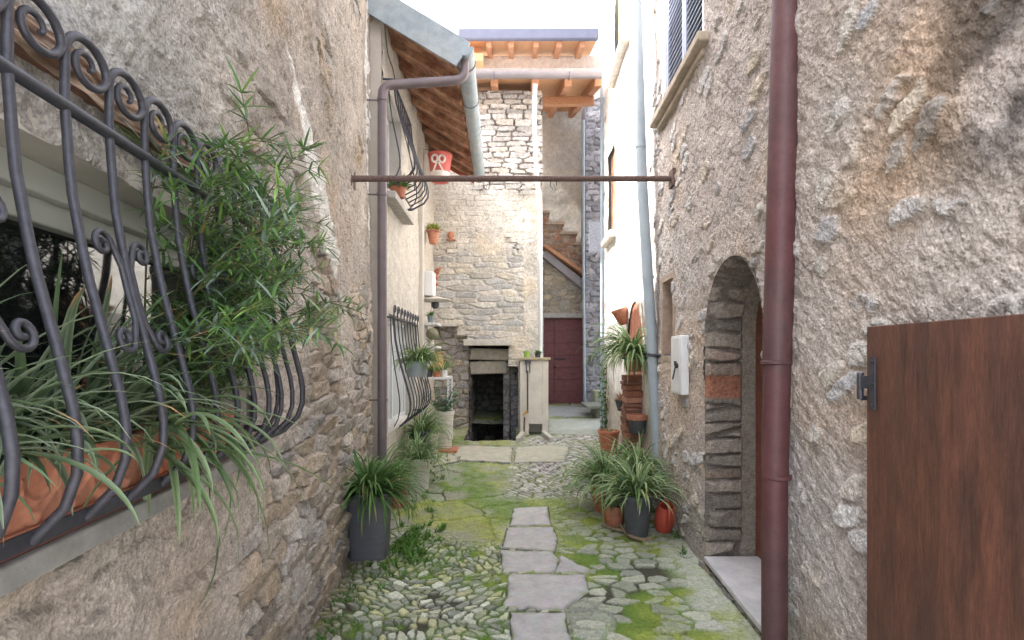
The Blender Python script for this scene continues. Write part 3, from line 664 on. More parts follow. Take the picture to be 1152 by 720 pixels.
# roof: sloping deck, rafters, purlins, gutter
EV = lambda y: -.45 - .02 * y      # eave line x
def roofz(x, y): return 4.33 + (EV(y) - x) * .60
Y0, Y1 = 4.92, 8.35
m = MB()
def rq(y, s, dz): return (EV(y) - s, y, roofz(EV(y) - s, y) + dz)
m.add([rq(Y0, -.06, 0), rq(Y1, -.06, 0), rq(Y1, 2.6, 0), rq(Y0, 2.6, 0), rq(Y0, -.06, .05), rq(Y1, -.06, .05), rq(Y1, 2.6, .05), rq(Y0, 2.6, .05)], [(3, 2, 1, 0), (4, 5, 6, 7), (0, 1, 5, 4), (1, 2, 6, 5), (2, 3, 7, 6), (3, 0, 4, 7)])
rf = m.build('roof', M['oldwood'], t2, smooth=False)
m = MB(); m.col = (.35, .33, .32)
for i in range(7):
    for j in range(14):
        y = Y0 + .02 + (Y1 - Y0) * j / 14; s = -.07 + i * .38
        m.beam(rq(y + .12, s, .065 + .01 * (j % 2)), rq(y + .12, s + .42, .10 + .01 * (j % 2)), .25, .025)
m.build('slates', M['stone'], rf, smooth=False)
for i in range(9):
    y = Y0 + .14 + (Y1 - Y0 - .22) * i / 8; m = MB(); m.beam(rq(y, -.02, -.035), rq(y, 1.2, -.035), .10, .07); m.build('rafter', M['oldwood'], rf, smooth=False, bevel=.006)
for s in (.80,):
    m = MB(); m.beam(rq(Y0 + .02, s, -.14), rq(Y1, s, -.14), .09, .10); m.build('purlin', M['oldwood'], rf, smooth=False)
m = MB(); m.beam(rq(Y0 - .025, -.10, -.01), rq(Y0 - .025, 2.6, -.01), .03, .25); m.build('verge_flashing', M['zinc'], rf, smooth=False)
m = MB(); m.beam(rq(Y1 + .02, -.05, -.04), rq(Y1 + .02, 1.2, -.04), .04, .14); m.build('verge_board', mat('red_board', (.30, .08, .05), nscale=8, namt=.3), rf, smooth=False)
def half_gutter(a, b, r, mt, name, parent, n=10, th=.004):
    a = Vector(a); b = Vector(b); tt = (b - a).normalized(); sd_ = tt.cross(Vector((0, 0, 1))).normalized()
    m = MB(); vs = []
    for p in (a, b):
        for rr in (r, r - th):
            for k in range(n + 1):
                an = math.pi + math.pi * k / n; vs.append(p + sd_ * math.cos(an) * rr + Vector((0, 0, math.sin(an) * rr)))
    q = n + 1; fs = []
    for k in range(n): fs += [(k, k + 1, 2 * q + k + 1, 2 * q + k), (q + k + 1, q + k, 3 * q + k, 3 * q + k + 1), (k, q + k, q + k + 1, k + 1), (2 * q + k, 2 * q + k + 1, 3 * q + k + 1, 3 * q + k)]
    fs += [(0, 2 * q, 3 * q, q), (n, q + n, 3 * q + n, 2 * q + n)]
    m.add(vs, fs); 
    fan = [a + sd_ * math.cos(math.pi + math.pi * k / n) * r + Vector((0, 0, math.sin(math.pi + math.pi * k / n) * r)) for k in range(n + 1)]; m.add(fan, [tuple(range(n + 1))])
    return m.build(name, mt, parent)
gx = lambda y: EV(y) + .11
gt = thing('eave_gutter', 'zinc half-round gutter with straps under the eave of the left grey house', 'gutter', (gx(Y0), Y0, 4.33))
ga, gb = (gx(4.88), 4.88, 4.33), (gx(8.4), 8.4, 4.30)
half_gutter(ga, gb, .085, M['zinc'], 'channel', gt)
for i in range(5):
    y = 5.15 + i * .75; m = MB(); c = Vector((gx(y), y, 4.325))
    m.tube([c + Vector((-.092, 0, .03)), *[c + Vector((math.cos(a) * .090, 0, math.sin(a) * .090)) for a in [math.pi + math.pi * k / 8 for k in range(9)]], c + Vector((.09, 0, .02))], .006, 6); m.build('strap', M['brownpipe'], gt)
dp = thing('downpipe', 'taupe brown downpipe bending from the zinc gutter down the left wall corner', 'downpipe', (-1.17, 4.80, 0))
m = MB(); PY = 4.80
def bend(pts, r=.09, n=5):
    out = [Vector(pts[0])]
    for i in range(1, len(pts) - 1):
        p = Vector(pts[i]); a = (Vector(pts[i - 1]) - p).normalized(); b = (Vector(pts[i + 1]) - p).normalized()
        for k in range(n + 1):
            q = k / n; out.append((p + a * r) * (1 - q) ** 2 + p * 2 * q * (1 - q) + (p + b * r) * q ** 2)
    out.append(Vector(pts[-1])); return out
m.tube(bend([(gx(5.0), 4.98, 4.26), (gx(5.0), 4.95, 4.06), (-1.168, PY, 3.93), (-1.168, PY, .02)]), .042, 14); m.build('pipe', M['brownpipe'], dp)
for z in (2.95, 1.1, 3.8):
    m = MB(); m.tube([(-1.168, PY, z - .012), (-1.168, PY, z + .012)], .049, 14); m.tube([(-1.2, PY, z), (-1.36, PY, z)], .008, 6); m.build('clamp', M['brownpipe'], dp)

g2 = thing('window_grille', 'black iron belly grille under the eave of the grey house, upper of two', 'window grille', (WL2(5.5) + .1, 5.5, 3.1), 'wrought iron grilles on the left')
grille(g2, WL2, 5.08, 5.08 + .13 * 7, .13, 3.14, 4.10, .10, .12, .30, .0075, scroll=.03, cs=False, sides=5, crown=False)
g3 = thing('window_grille', 'black iron grille with scroll tops on the grey house, low behind the spider plants', 'window grille', (WL2(6) + .1, 6.0, .8), 'wrought iron grilles on the left')
grille(g3, WL2, 5.32, 5.32 + .185 * 8, .185, .80, 1.88, .05, .12, .22, .0065, scroll=.05, cs=False, sides=5)

cb = thing('cable', 'thin black cable looping down the grey house wall under the roof verge', 'cable', (-1.2, 5.2, 4.0))
m = MB(); pts = []
for x_, y_, Y_ in ((417, 12, 4.93), (421, 40, 5.0), (430, 62, 5.1), (441, 78, 5.35), (446, 98, 5.5), (452, 130, 5.7), (463, 160, 6.1), (470, 186, 6.5), (474, 215, 6.7)):
    p = px(x_, y_, Y_); p.x = WL2(Y_) + .035; pts.append(p)
m.tube(bend(pts, .05, 3), .007, 6); m.build('wire', M['darkpot'], cb)

# ------------------------------------------------------------------ right near house
tr = thing('stone_house', 'rough plastered stone house wall on the right with the arched doorway', 'house', (WR(3), 3, 0))
AC, AR, ASP = 3.305, .465, 1.62
NI = (4.64, 5.0, 1.50, 2.18); UW = (3.78, 4.98, 3.74, 5.2)
pl_R = lambda U, V, H: (WR(U) - H, U, V)
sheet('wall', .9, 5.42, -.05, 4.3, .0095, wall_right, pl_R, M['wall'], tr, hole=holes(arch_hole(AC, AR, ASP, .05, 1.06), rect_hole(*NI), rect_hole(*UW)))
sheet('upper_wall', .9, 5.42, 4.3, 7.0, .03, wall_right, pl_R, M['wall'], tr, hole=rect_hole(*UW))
m = MB(); m.col = (.36, .33, .3)
wbox(m, WR, -.2, 5.42, .6, 3.5, -.1, 7, 1); wbox(m, WR, -.2, .9, .0, .6, -.1, 7, 1)
m.build('masonry', M['plaster'], tr, smooth=False)
# arch reveal: stones swept round the arch
def arch_reveal(uc, r, spring, tall, depth, parent, mt, step=.0095, z0=-.02):
    Ls = spring - z0; La = math.pi * r; T = 2 * Ls + La
    def place(U, V, H):
        s = U; rr = r - H
        y = np.where(s < Ls, uc + rr, np.where(s > Ls + La, uc - rr, uc + rr * np.cos((s - Ls) / r)))
        z = np.where(s < Ls, z0 + s, np.where(s > Ls + La, z0 + (T - s), spring + rr * tall * np.sin((s - Ls) / r)))
        return (WR(y) + V - .012, y, z)
    def fn(u, v):
        h, c, k, I = rub(v, u, .60, .105, 703, p=3.5, amp=.03, cols=[(.32, .285, .25), (.26, .235, .21), (.36, .32, .28), (.23, .21, .19), (.31, .25, .21)], mortar=(.20, .18, .16), warp=.03)
        brick = sst(.09, .07, np.abs(u - 1.30)); h = mix(h, .02 + (fbm(u * 30, v * 30, 709) - .5) * .01, brick); c = cmix(c, (.36, .17, .115), brick)
        inner = sst(.245, .26, v); h = mix(h, -.0 + (fbm(u * 9, v * 9, 713) - .5) * .02, inner); c = cmix(c, (.34, .31, .27), inner)
        return h * sst(0, .03, v), c
    return sheet('doorway_reveal', 0, T, 0, depth, step, fn, place, mt, parent)
arch_reveal(AC, AR, ASP, 1.06, .36, tr, M['wall'])
m = MB(); m.col = (.20, .075, .05)
for i in range(6):
    y = AC - AR + i * .155; wbox(m, WR, y + .003, y + .152, .345, .385, .03, 2.13, 1)
dr = m.build('door', M['door'], tr, smooth=False)
m = MB(); wbox(m, WR, NI[0], NI[1], .17, .20, NI[2], NI[3], 1); m.build('niche_board', M['oldwood'], tr)
m = MB(); m.col = (.38, .30, .24)
wbox(m, WR, NI[0] - .05, NI[0], -.002, .2, NI[2] - .05, NI[3] + .05, 1); wbox(m, WR, NI[1], NI[1] + .05, .0, .2, NI[2] - .05, NI[3] + .05, 1)
wbox(m, WR, NI[0], NI[1], .0, .2, NI[3], NI[3] + .05, 1); wbox(m, WR, NI[0], NI[1], -.0, .2, NI[2] - .05, NI[2], 1); m.build('niche_surround', M['stone'], tr, smooth=False)
m = MB(); m.col = (.40, .34, .27); wbox(m, WR, 3.66, 5.10, -.10, .25, 3.665, 3.735, 1); wbox(m, WR, 3.74, 5.02, -.05, .1, 3.61, 3.664, 1); m.build('window_ledge', M['stone'], tr, bevel=.012)
m = MB(); wbox(m, WR, UW[0], UW[0] + .05, -.01, .2, UW[2], UW[3], 1); wbox(m, WR, UW[1] - .05, UW[1], -.01, .2, UW[2], UW[3], 1); wbox(m, WR, UW[0], UW[1], .0, .2, UW[3] - .06, UW[3], 1)
wn = m.build('window', M['white'], tr)
for a, b in ((UW[0] + .055, 4.375), (4.385, UW[1] - .055)):
    m = MB(); wbox(m, WR, a, a + .05, .02, .06, UW[2] + .01, UW[3] - .06, 1); wbox(m, WR, b - .05, b, .02, .06, UW[2] + .01, UW[3] - .06, 1); wbox(m, WR, a, b, .02, .06, UW[2] + .01, UW[2] + .08, 1)
    for k in range(26):
        z = UW[2] + .10 + k * .052; q = [(WR(y) + d, y, zz) for y in (a + .05, b - .05) for d, zz in ((.025, z), (.055, z + .03), (.055, z + .038), (.025, z + .008))]
        m.add(q, [(0, 1, 5, 4), (1, 2, 6, 5), (2, 3, 7, 6), (3, 0, 4, 7)])
    m.build('shutter', M['shutter'], wn, smooth=False)
m = MB(); wbox(m, WR, UW[0], UW[1], .19, .2, UW[2], UW[3], 1); m.build('pane', M['glass'], wn)
# threshold
m = MB(); q = [(WR(y) + d, y, z) for z in (.055, .095) for y, d in ((2.40, -.06), (3.74, -.03), (3.74, .36), (2.40, .36))]
m.add(q, [(3, 2, 1, 0), (4, 5, 6, 7), (0, 1, 5, 4), (1, 2, 6, 5), (2, 3, 7, 6), (3, 0, 4, 7)])
m.build('threshold', M['marble'], tr, bevel=.008)
def stepf(u, v):
    h, c, k, I = rub(u, v, .2, .08, 803, amp=.03, cols=GREY, mortar=(.25, .20, .15)); return h, c * .8
sheet('threshold_footing', 2.4, 3.78, -.02, .056, .01, stepf, lambda U, V, H: (WR(U) - .015 - H, U, V), M['wall'], tr)

# red-brown downpipe
rp = thing('downpipe', 'thick red-brown downpipe beside the arched doorway, nearest pipe on the right', 'downpipe', (1.265, 2.56, 0))
Yp = 2.56; f = lambda x, y: px(x, y, Yp)
for nm, a, b, r in (('pipe', (890, -160), (874, 410), .066), ('pipe', (874, 408), (871.5, 537), .061), ('pipe', (871.5, 535), (871, 760), .058)):
    m = MB(); m.tube([f(*a), f(*b)], r, 24); m.build(nm, M['redpipe'], rp)
for y, r in ((408, .070), (536, .067)):
    m = MB(); c = f(873, y); m.tube([c + Vector((0, 0, -.010)), c + Vector((0, 0, -.006)), c + Vector((0, 0, .006)), c + Vector((0, 0, .010))], [r - .006, r, r, r - .006], 24); m.build('collar', M['redpipe'], rp)
m = MB(); c = f(873, 536); m.tube([c, c + Vector((.12, .0, 0))], .010, 8); m.build('bracket', M['rust'], rp)

# gate leaf folded against the wall
gt_ = thing('wooden_gate', 'dark red-brown board gate leaf open against the right wall in the foreground', 'gate', (1.2, 1.5, 0))
wg = lambda y: 1.18 + .028 * y
m = MB(); wbox(m, wg, .88, 1.853, .0, .042, .06, 1.60, 1); m.build('board', M['gate'], gt_, bevel=.003)
m = MB(); q = [(wg(y) - .006 + d, y, z) for z in (0, 1) for y in (0, 1) for d in (0, 1)]
wbox(m, wg, 1.800, 1.828, -.007, -.001, 1.315, 1.495, 1); wbox(m, wg, 1.826, 1.88, -.005, -.001, 1.385, 1.43, 1)
m.tube([(wg(1.885), 1.888, 1.345), (wg(1.885), 1.888, 1.44)], .011, 10)
hg = m.build('hinge', M['iron'], gt_, bevel=.001)
for z in (1.33, 1.405, 1.48):
    m = MB(); m.lathe([(.006, -.003), (.006, .002), (.001, .004)], 10, (wg(1.814) - .009, 1.814, z), rot=Matrix.Rotation(-math.pi / 2, 3, 'Y')); m.build('bolt', M['iron'], hg)
m = MB(); m.tube([(wg(1.888), 1.888, 1.35), (wg(1.888) + .10, 1.888, 1.35)], .009, 8); m.build('wall_pin', M['iron'], gt_)

# white meter box
bx = thing('meter_box', 'white wall box with black key latch beside the arched doorway', 'meter box', (WR(4.3), 4.3, 1.2))
m = MB(); wbox(m, WR, 4.17, 4.46, -.065, .0, 1.19, 1.66, 1); m.build('case', M['white'], bx, bevel=.008)
m = MB(); wbox(m, WR, 4.19, 4.44, -.072, -.066, 1.21, 1.64, 1); m.build('cover', M['white'], bx, bevel=.003)
m = MB(); m.col = (.03, .03, .035); c = Vector((WR(4.23) - .078, 4.24, 1.42)); m.lathe([(.02, -.008), (.02, .008), (.005, .01)], 12, c, rot=Matrix.Rotation(-math.pi / 2, 3, 'Y')); m.beam(c + Vector((-.01, .0, 0)), c + Vector((-.012, .07, -.11)), .008, .012); m.beam(c + Vector((-.01, 0, -.0)), c + Vector((-.012, 0, .035)), .012, .02); m.build('latch', M['col'], bx)

# grey-blue downpipe
bp = thing('downpipe', 'pale blue-grey downpipe leaning on the right wall behind the potted plants', 'downpipe', (1.38, 5.3, 0))
Yb = 5.22; f = lambda x, y: px(x, y, Yb)
m = MB(); m.tube(bend([f(714, -60), f(722, 200), f(733, 385), f(741, 530), f(741, 545)], .2), .052, 18); m.build('pipe', M['bluepipe'], bp)
for x, y in ((721, 165), (729, 312)):
    m = MB(); c = f(x, y); m.tube([c + Vector((0, 0, -.012)), c + Vector((0, 0, .012))], .058, 18); m.build('collar', M['bluepipe'], bp)
m = MB(); c = f(734, 400); m.tube([c + Vector((-.003, 0, -.016)), c + Vector((.001, 0, .016))], .060, 18); m.tube([c + Vector((.03, -.05, 0)), c + Vector((.12, -.45, 0))], .017, 10); m.build('clamp', M['iron'], bp)

# tie bar across the alley
tb = thing('tie_bar', 'rusty iron bar spanning the alley between the two walls', 'tie bar', (-1.22, 4.1, 2.86))
A = px(397, 201, 4.08); B = px(755, 201, 4.60)
m = MB(); m.tube([A, B], .024, 12); m.build('rod', M['rust'], tb)
for c, s in ((A, 1), (B, -1)):
    m = MB(); m.box(c + Vector((-.01 * s, 0, -.0)), (.03, .12, .15)); m.build('end_plate', M['rust'], tb, bevel=.004)
for q in (612, 537):
    hk = thing('wire_hook', 'small twisted wire hook hanging from the rusty bar, ' + ('near the white pipe' if q == 612 else 'near the end of the zinc gutter'), 'hook', A.lerp(B, (q - 397) / 358)); m = MB(); c = A.lerp(B, (q - 397) / 358)
    m.tube([c + Vector((-.02, 0, .025)), c + Vector((-.022, 0, -.06)), c + Vector((-.005, 0, -.09)), c + Vector((.006, 0, -.04)), c + Vector((.02, 0, -.09)), c + Vector((.028, 0, -.05)), c + Vector((.02, 0, .025))], .004, 5); m.build('wire', M['iron'], hk)

# ------------------------------------------------------------------ right white house further on
tw = thing('white_house', 'sunlit white plastered house wall beyond the blue-grey downpipe on the right', 'house', (WR(7), 7, 0))
DW = (6.32, .40, 1.68)
UA = (7.7, 8.35, 3.3, 4.6); UB = (6.7, 7.7, 5.5, 7.0)
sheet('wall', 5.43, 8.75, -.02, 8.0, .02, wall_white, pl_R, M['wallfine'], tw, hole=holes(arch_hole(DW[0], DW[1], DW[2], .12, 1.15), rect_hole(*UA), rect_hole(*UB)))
m = MB(); m.col = (.55, .52, .48); wbox(m, WR, 5.43, 8.75, .3, 3.5, -.1, 8.0, 1); wbox(m, WR, 8.70, 8.76, .01, .35, -.1, 8, 1); m.build('masonry', M['plaster'], tw, smooth=False)
m = MB(); m.col = (.34, .14, .09)
for i in range(5):
    y = DW[0] - .40 + i * .16; wbox(m, WR, y + .004, y + .156, .02, .10, .12, 2.16, 1)
m.build('door', M['door'], tw, smooth=False)
for a in (UA, UB):
    m = MB(); m.col = (.5, .45, .4); wbox(m, WR, a[0] - .1, a[1] + .1, -.10, .2, a[2] - .10, a[2] - .002, 1); m.build('window_ledge', M['stone'], tw, bevel=.008)
    m = MB(); wbox(m, WR, a[0], a[1], .05, .10, a[2], a[3], 1); m.build('shutter', M['oldwood'], tw)
cp = thing('drainpipe', 'thin grey pipe at the far corner of the white house', 'pipe', (WR(8.8) - .03, 8.8, 0)); m = MB(); m.tube([(WR(8.8) - .03, 8.82, .3), (WR(8.8) - .03, 8.82, 8)], .028, 10); m.build('pipe', M['bluepipe'], cp)

# ------------------------------------------------------------------ stone tower
YT = 8.8
X = lambda x, Y=YT: (x - 576) / 600 * Y
Z = lambda y, Y=YT: 1.5 - (y - 400) / 600 * Y
tt = thing('stone_tower', 'tall dry stone building with the dark cellar opening, closing the alley', 'building', (-.4, YT, 0))
pl_F = lambda yc: (lambda U, V, H: (U, yc - H, V))
stepped = holes(rect_hole(-3, X(514), -1, Z(367)), rect_hole(-3, X(526), -1, Z(378)), rect_hole(-3, X(572), -1, Z(385)), rect_hole(X(560), X(583), -1, Z(412)))
sheet('wall', -1.5, .50, -.6, 5.84, .0135, wall_tower, pl_F(YT), M['wall'], tt, hole=stepped)
sheet('lower_wall', -1.5, X(526) + .01, -.6, Z(366), .016, wall_lower, pl_F(YT + .14), M['wall'], tt)
m = MB(); m.col = (.45, .42, .38)
m.box((-2.4, YT + 1.7, 3.2), (1.9, 3.1, 7)); m.box((.30, YT + 1.82, 2.2), (.38, 3.4, 7.2)); m.box((-.5, YT + 1.8, 4.0), (2.0, 3.3, 3.9)); m.box((-1.15, YT + 1.85, 1.0), (.62, 3.3, 3.0))
m.build('masonry', M['plaster'], tt, smooth=False)
for c_, d_ in ((((X(525) + X(573)) / 2, YT + .05, Z(385.5)), (.80, .34, .10)), ((X(505), YT + .06, Z(367) + .02), (.36, .25, .05)), ((X(519), YT + .08, Z(374)), (.13, .22, .10))):
    m = MB(); m.col = (.50, .48, .44); m.box(c_, d_); m.build('lintel', M['stone'], tt, smooth=False, bevel=.01)
for c_, d_, a_ in (((X(549), YT + .34, Z(398.5)), (.76, .25, .20), 1.5), ((X(547), YT + .42, Z(414)), (.68, .3, .22), -2)):
    m = MB(); m.col = (.46, .42, .36); m.box(c_, d_, Matrix.Rotation(R(a_), 3, 'Y')); m.build('corbel_stone', M['stone'], tt, smooth=False, bevel=.03)
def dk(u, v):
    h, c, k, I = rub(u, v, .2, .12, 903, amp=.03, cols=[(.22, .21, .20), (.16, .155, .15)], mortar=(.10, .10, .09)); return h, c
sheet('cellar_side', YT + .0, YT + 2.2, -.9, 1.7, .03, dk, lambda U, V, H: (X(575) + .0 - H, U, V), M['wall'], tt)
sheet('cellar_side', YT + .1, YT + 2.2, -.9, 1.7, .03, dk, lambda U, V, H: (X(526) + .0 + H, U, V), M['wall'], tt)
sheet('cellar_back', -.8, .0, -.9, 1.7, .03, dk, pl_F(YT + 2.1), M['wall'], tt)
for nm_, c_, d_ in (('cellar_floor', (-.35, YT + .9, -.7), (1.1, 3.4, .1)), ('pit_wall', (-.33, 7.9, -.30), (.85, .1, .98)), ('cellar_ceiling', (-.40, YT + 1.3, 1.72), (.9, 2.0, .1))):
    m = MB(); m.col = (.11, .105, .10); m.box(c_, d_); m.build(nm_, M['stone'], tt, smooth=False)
for k in range(5):
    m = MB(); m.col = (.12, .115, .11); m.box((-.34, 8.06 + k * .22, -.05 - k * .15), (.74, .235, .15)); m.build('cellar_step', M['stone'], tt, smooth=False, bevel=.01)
# right cheek beside opening, dark blue-grey stone
def cheek(u, v):
    h, c, k, I = rub(u, v, .16, .1, 913, amp=.03, cols=[(.33, .33, .35), (.27, .27, .29), (.38, .36, .35)], mortar=(.26, .25, .25)); return h, c
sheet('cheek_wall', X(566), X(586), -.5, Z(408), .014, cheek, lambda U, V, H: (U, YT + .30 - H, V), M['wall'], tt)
# eave over tower and recess
er = thing('timber_eave', 'orange timber eave with mauve gutter over the stone building', 'roof', (.2, 8.2, 5.7))
GX0, GX1 = X(517, 8.2), X(676, 8.2)
def ez(y): return 5.80 + (y - 8.2) * .32
m = MB(); m.add([(GX0, 8.22, ez(8.22)), (GX1, 8.22, ez(8.22)), (GX1, 12.2, ez(12.2)), (GX0, 12.2, ez(12.2)), (GX0, 8.22, ez(8.22) + .04), (GX1, 8.22, ez(8.22) + .04), (GX1, 12.2, ez(12.2) + .04), (GX0, 12.2, ez(12.2) + .04)], [(3, 2, 1, 0), (4, 5, 6, 7), (0, 1, 5, 4), (1, 2, 6, 5), (2, 3, 7, 6), (3, 0, 4, 7)]); m.build('soffit', M['orangelight'], er, smooth=False)
m = MB(); m.col = (.30, .29, .29); m.box((.5 * (GX0 + GX1), 10.2, ez(10.2) + .10), (GX1 - GX0, 4.1, .05), Matrix.Rotation(math.atan(.32), 3, 'X')); m.build('slate_cover', M['stone'], er)
for x in (522, 556, 602, 639, 673):
    m = MB(); xx = X(x, 8.3); m.beam((xx, 8.27, ez(8.27) - .07), (xx, 12.2, ez(12.2) - .07), .11, .14); m.build('rafter', M['orangewood'], er, smooth=False, bevel=.005)
m = MB(); m.beam((X(604, 9.2), 9.2, Z(115, 9.2)), (X(668, 9.2) , 9.2, Z(114, 9.2)), .12, .13); m.build('cross_beam', M['orangewood'], er, smooth=False, bevel=.005)
m = MB(); m.beam((X(607, 8.9), 8.86, 4.9), (X(607, 8.9), 8.86, 5.9), .09, .10); m.build('post', M['orangewood'], er, smooth=False)
half_gutter((GX0, 8.13, 5.80), (GX1, 8.13, 5.80), .075, M['gutter'], 'gutter', er)
for x in (556, 640):
    m = MB(); c = Vector((X(x, 8.13), 8.13, 5.79)); m.tube([c + Vector((0, math.cos(a) * .083, math.sin(a) * .083)) for a in [math.pi + math.pi * k / 8 for k in range(9)]], .006, 5); m.build('gutter_strap', M['bluefascia'], er)
wp = thing('downpipe', 'slim white downpipe from the mauve gutter down to the stone building corner', 'downpipe', (.35, 8.2, 1.4))
m = MB(); m.tube(bend([px(602, 95, 8.13), px(601, 130, 8.2), px(603, 190, 8.5), px(608, 235, 8.6), px(608, 404, 8.6)], .25), .036, 12); m.build('pipe', M['whitepipe'], wp)

# back building, higher roof
bb = thing('back_house', 'tall pale house behind with the stairs and maroon double door at its foot', 'house', (1.3, 12, .4))
YB = 12.0
DX0, DX1, DZ1 = X(612, YB), X(658, YB), Z(358, YB)
sheet('lower_wall', .2, X(660, YB) + .02, .2, 3.6, .022, wall_back, pl_F(YB), M['wall'], bb, hole=holes(rect_hole(DX0, DX1, .3, DZ1), lambda u, v: (v - (Z(276, YB) - (u - X(612, YB)) * .76)) * .79))
sheet('upper_wall', -1.6, X(692, 12.5), 2.0, 8.3, .05, wall_plas, pl_F(12.5), M['wallfine'], bb)
sheet('gable_wall', -1.5, 2.2, 7.2, 8.3, .05, wall_pink, pl_F(12.1), M['wallfine'], bb)
m = MB(); m.col = (.45, .42, .4); m.box((.6, 14.2, 4), (5, 3, 8)); m.build('masonry', M['plaster'], bb, smooth=False)
m = MB(); m.col = (.46, .44, .42); m.box(((DX0 + DX1) / 2, YB + .06, DZ1 + .06), (DX1 - DX0 + .2, .28, .11)); m.build('lintel', M['stone'], bb, bevel=.008)
for a, b in ((DX0, DX0 + .23), (DX0 + .24, DX1)):
    m = MB(); m.col = (.19, .065, .07); n = 7; zb = .40
    for k in range(n):
        z0_ = zb + (DZ1 - zb) * k / n; z1_ = zb + (DZ1 - zb) * (k + 1) / n; m.box(((a + b) / 2, YB + .13, (z0_ + z1_) / 2), (b - a, .05, z1_ - z0_ - .006))
    d_ = m.build('door_leaf', M['door'], bb, smooth=False)
    if b == DX1:
        m = MB(); m.col = (.04, .035, .04); m.box((a + .12, YB + .09, 1.42), (.24, .02, .035)); m.lathe([(.02, -.02), (.024, 0), (.0, .02)], 8, (a + .02, YB + .08, 1.24)); m.build('bolt', M['col'], d_)
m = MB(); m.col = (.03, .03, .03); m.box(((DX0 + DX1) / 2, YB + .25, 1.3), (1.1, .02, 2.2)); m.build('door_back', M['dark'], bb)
# higher eave
m = MB(); x0, x1 = X(515, 11.2), X(673, 11.2); z = Z(39, 11.2)
m.box(((x0 + x1) / 2, 11.2, z), (x1 - x0, .10, .24)); hr = m.build('eave_fascia', M['bluefascia'], bb, bevel=.03)
m = MB(); m.add([(x0, 11.22, z - .06), (x1, 11.22, z - .06), (x1, 13, z + .4), (x0, 13, z + .4), (x0, 11.22, z), (x1, 11.22, z), (x1, 13, z + .46), (x0, 13, z + .46)], [(3, 2, 1, 0), (4, 5, 6, 7), (0, 1, 5, 4), (1, 2, 6, 5), (2, 3, 7, 6), (3, 0, 4, 7)]); m.build('roof', M['orangelight'], bb, smooth=False)
for x in (518, 550, 575, 603, 629, 655):
    m = MB(); xx = X(x, 11.3); m.beam((xx, 11.27, z - .13), (xx, 12.4, z + .15), .11, .16); m.build('rafter', M['orangewood'], bb, smooth=False)
for c_, d_ in (((X(530, 11.6), 11.6, Z(71, 11.6)), (.55, .5, .16)), ((X(522, 11.6), 11.5, Z(81, 11.5)), (.22, .3, .14)), ((X(529, 11.9), 11.9, Z(58, 11.9)), (.5, .2, .5))):
    m = MB(); m.box(c_, d_); m.build('timber_bracket', M['orangelight'], bb, smooth=False)
# right block
rb = thing('stone_house', 'narrow blue-grey stone house wall at the far right beside the maroon door', 'house', (1.7, 11.4, .4))
BH = rect_hole(X(661, 11.4), X(667, 11.4), Z(412, 11.4), Z(400, 11.4))
sheet('wall', X(658.5, 11.4), 2.4, .2, 7.0, .03, wall_blue, pl_F(11.4), M['wall'], rb, hole=BH)
m = MB(); m.col = (.3, .3, .33); m.box((2.1, 11.9, 3.6), (1.0, .8, 6.9)); m.build('masonry', M['plaster'], rb, smooth=False)
gp = thing('drainpipe', 'thin grey pipe between the plaster wall and the blue-grey stone wall', 'pipe', (X(657, 11.3), 11.3, .5)); m = MB(); m.tube([px(656.5, 135, 11.3), px(656.5, 300, 11.3), px(658, 460, 11.3)], .028, 8); m.build('pipe', M['bluepipe'], gp)
# stairs with brick parapet
st = thing('brick_staircase', 'stepped red brick stair climbing left above the maroon door', 'staircase', (1.2, 12.1, 2.8))
def brick(u, v):
    h, c, k, I = rub(u, v, .2, .07, 953, amp=.015, cols=[(.46, .24, .16), (.52, .32, .22), (.42, .28, .22), (.50, .40, .32)], mortar=(.45, .40, .34), warp=.01); return h, c
stp = [(596, 228), (610, 240), (618, 240), (618, 252), (633, 252), (633, 265), (648, 265), (648, 276), (662, 276), (662, 296), (680, 296)]
for i, (xa, xb, y) in enumerate(((590, 604, 228), (602, 617, 240), (616, 633, 253), (632, 648, 264), (647, 662, 276), (661, 682, 297))):
    zb_ = Z(276, 12.05) - (X(xb, 12.05) - X(612, 12.05)) * .76 - .05
    sheet('stair_block', X(xa, 12.05), X(xb, 12.05) + .001 * i, min(zb_, Z(y, 12.05) - .1), Z(y, 12.05), .02, brick, pl_F(12.06), M['wall'], st)
    m = MB(); m.col = (.52, .42, .33); m.box(((X(xa, 12) + X(xb, 12)) / 2, 12.23, Z(y, 12.05) + .025), (X(xb, 12) - X(xa, 12) + .07, .52, .06)); m.build('tread', M['stone'], st)
ca = thing('timber_canopy', 'sloping plank canopy under the brick stair above the maroon door', 'canopy', (1.2, 11.9, 2.8))
a, b = px(612, 278, 11.8), px(671, 319, 11.8)
m = MB(); m.beam(a, b, .45, .07); m.build('plank', M['orangewood'], ca, smooth=False)
m = MB(); m.beam(a + Vector((.0, .1, -.14)), b + Vector((-.12, .1, -.17)), .3, .16); m.build('underside_beam', M['gutter'], ca, smooth=False)
# stone bench
bn = thing('stone_bench', 'low mossy stone slab bench by the far right wall near the maroon door', 'bench', (1.5, 10.2, .33))
m = MB(); m.col = (.20, .21, .17); c = px(672, 461, 10.0); m.box((c.x, 10.2, .55), (.46, .9, .055)); m.build('seat', M['stone'], bn, bevel=.01, smooth=False)
m = MB(); m.col = (.27, .28, .23); m.box((c.x + .1, 10.3, .42), (.26, .7, .2)); m.build('support', M['stone'], bn, bevel=.03)
m = MB(); m.col = (.33, .35, .27); m.box((c.x + .25, 10.9, .62), (.4, .5, .35)); m.build('back_block', M['stone'], bn, bevel=.03)

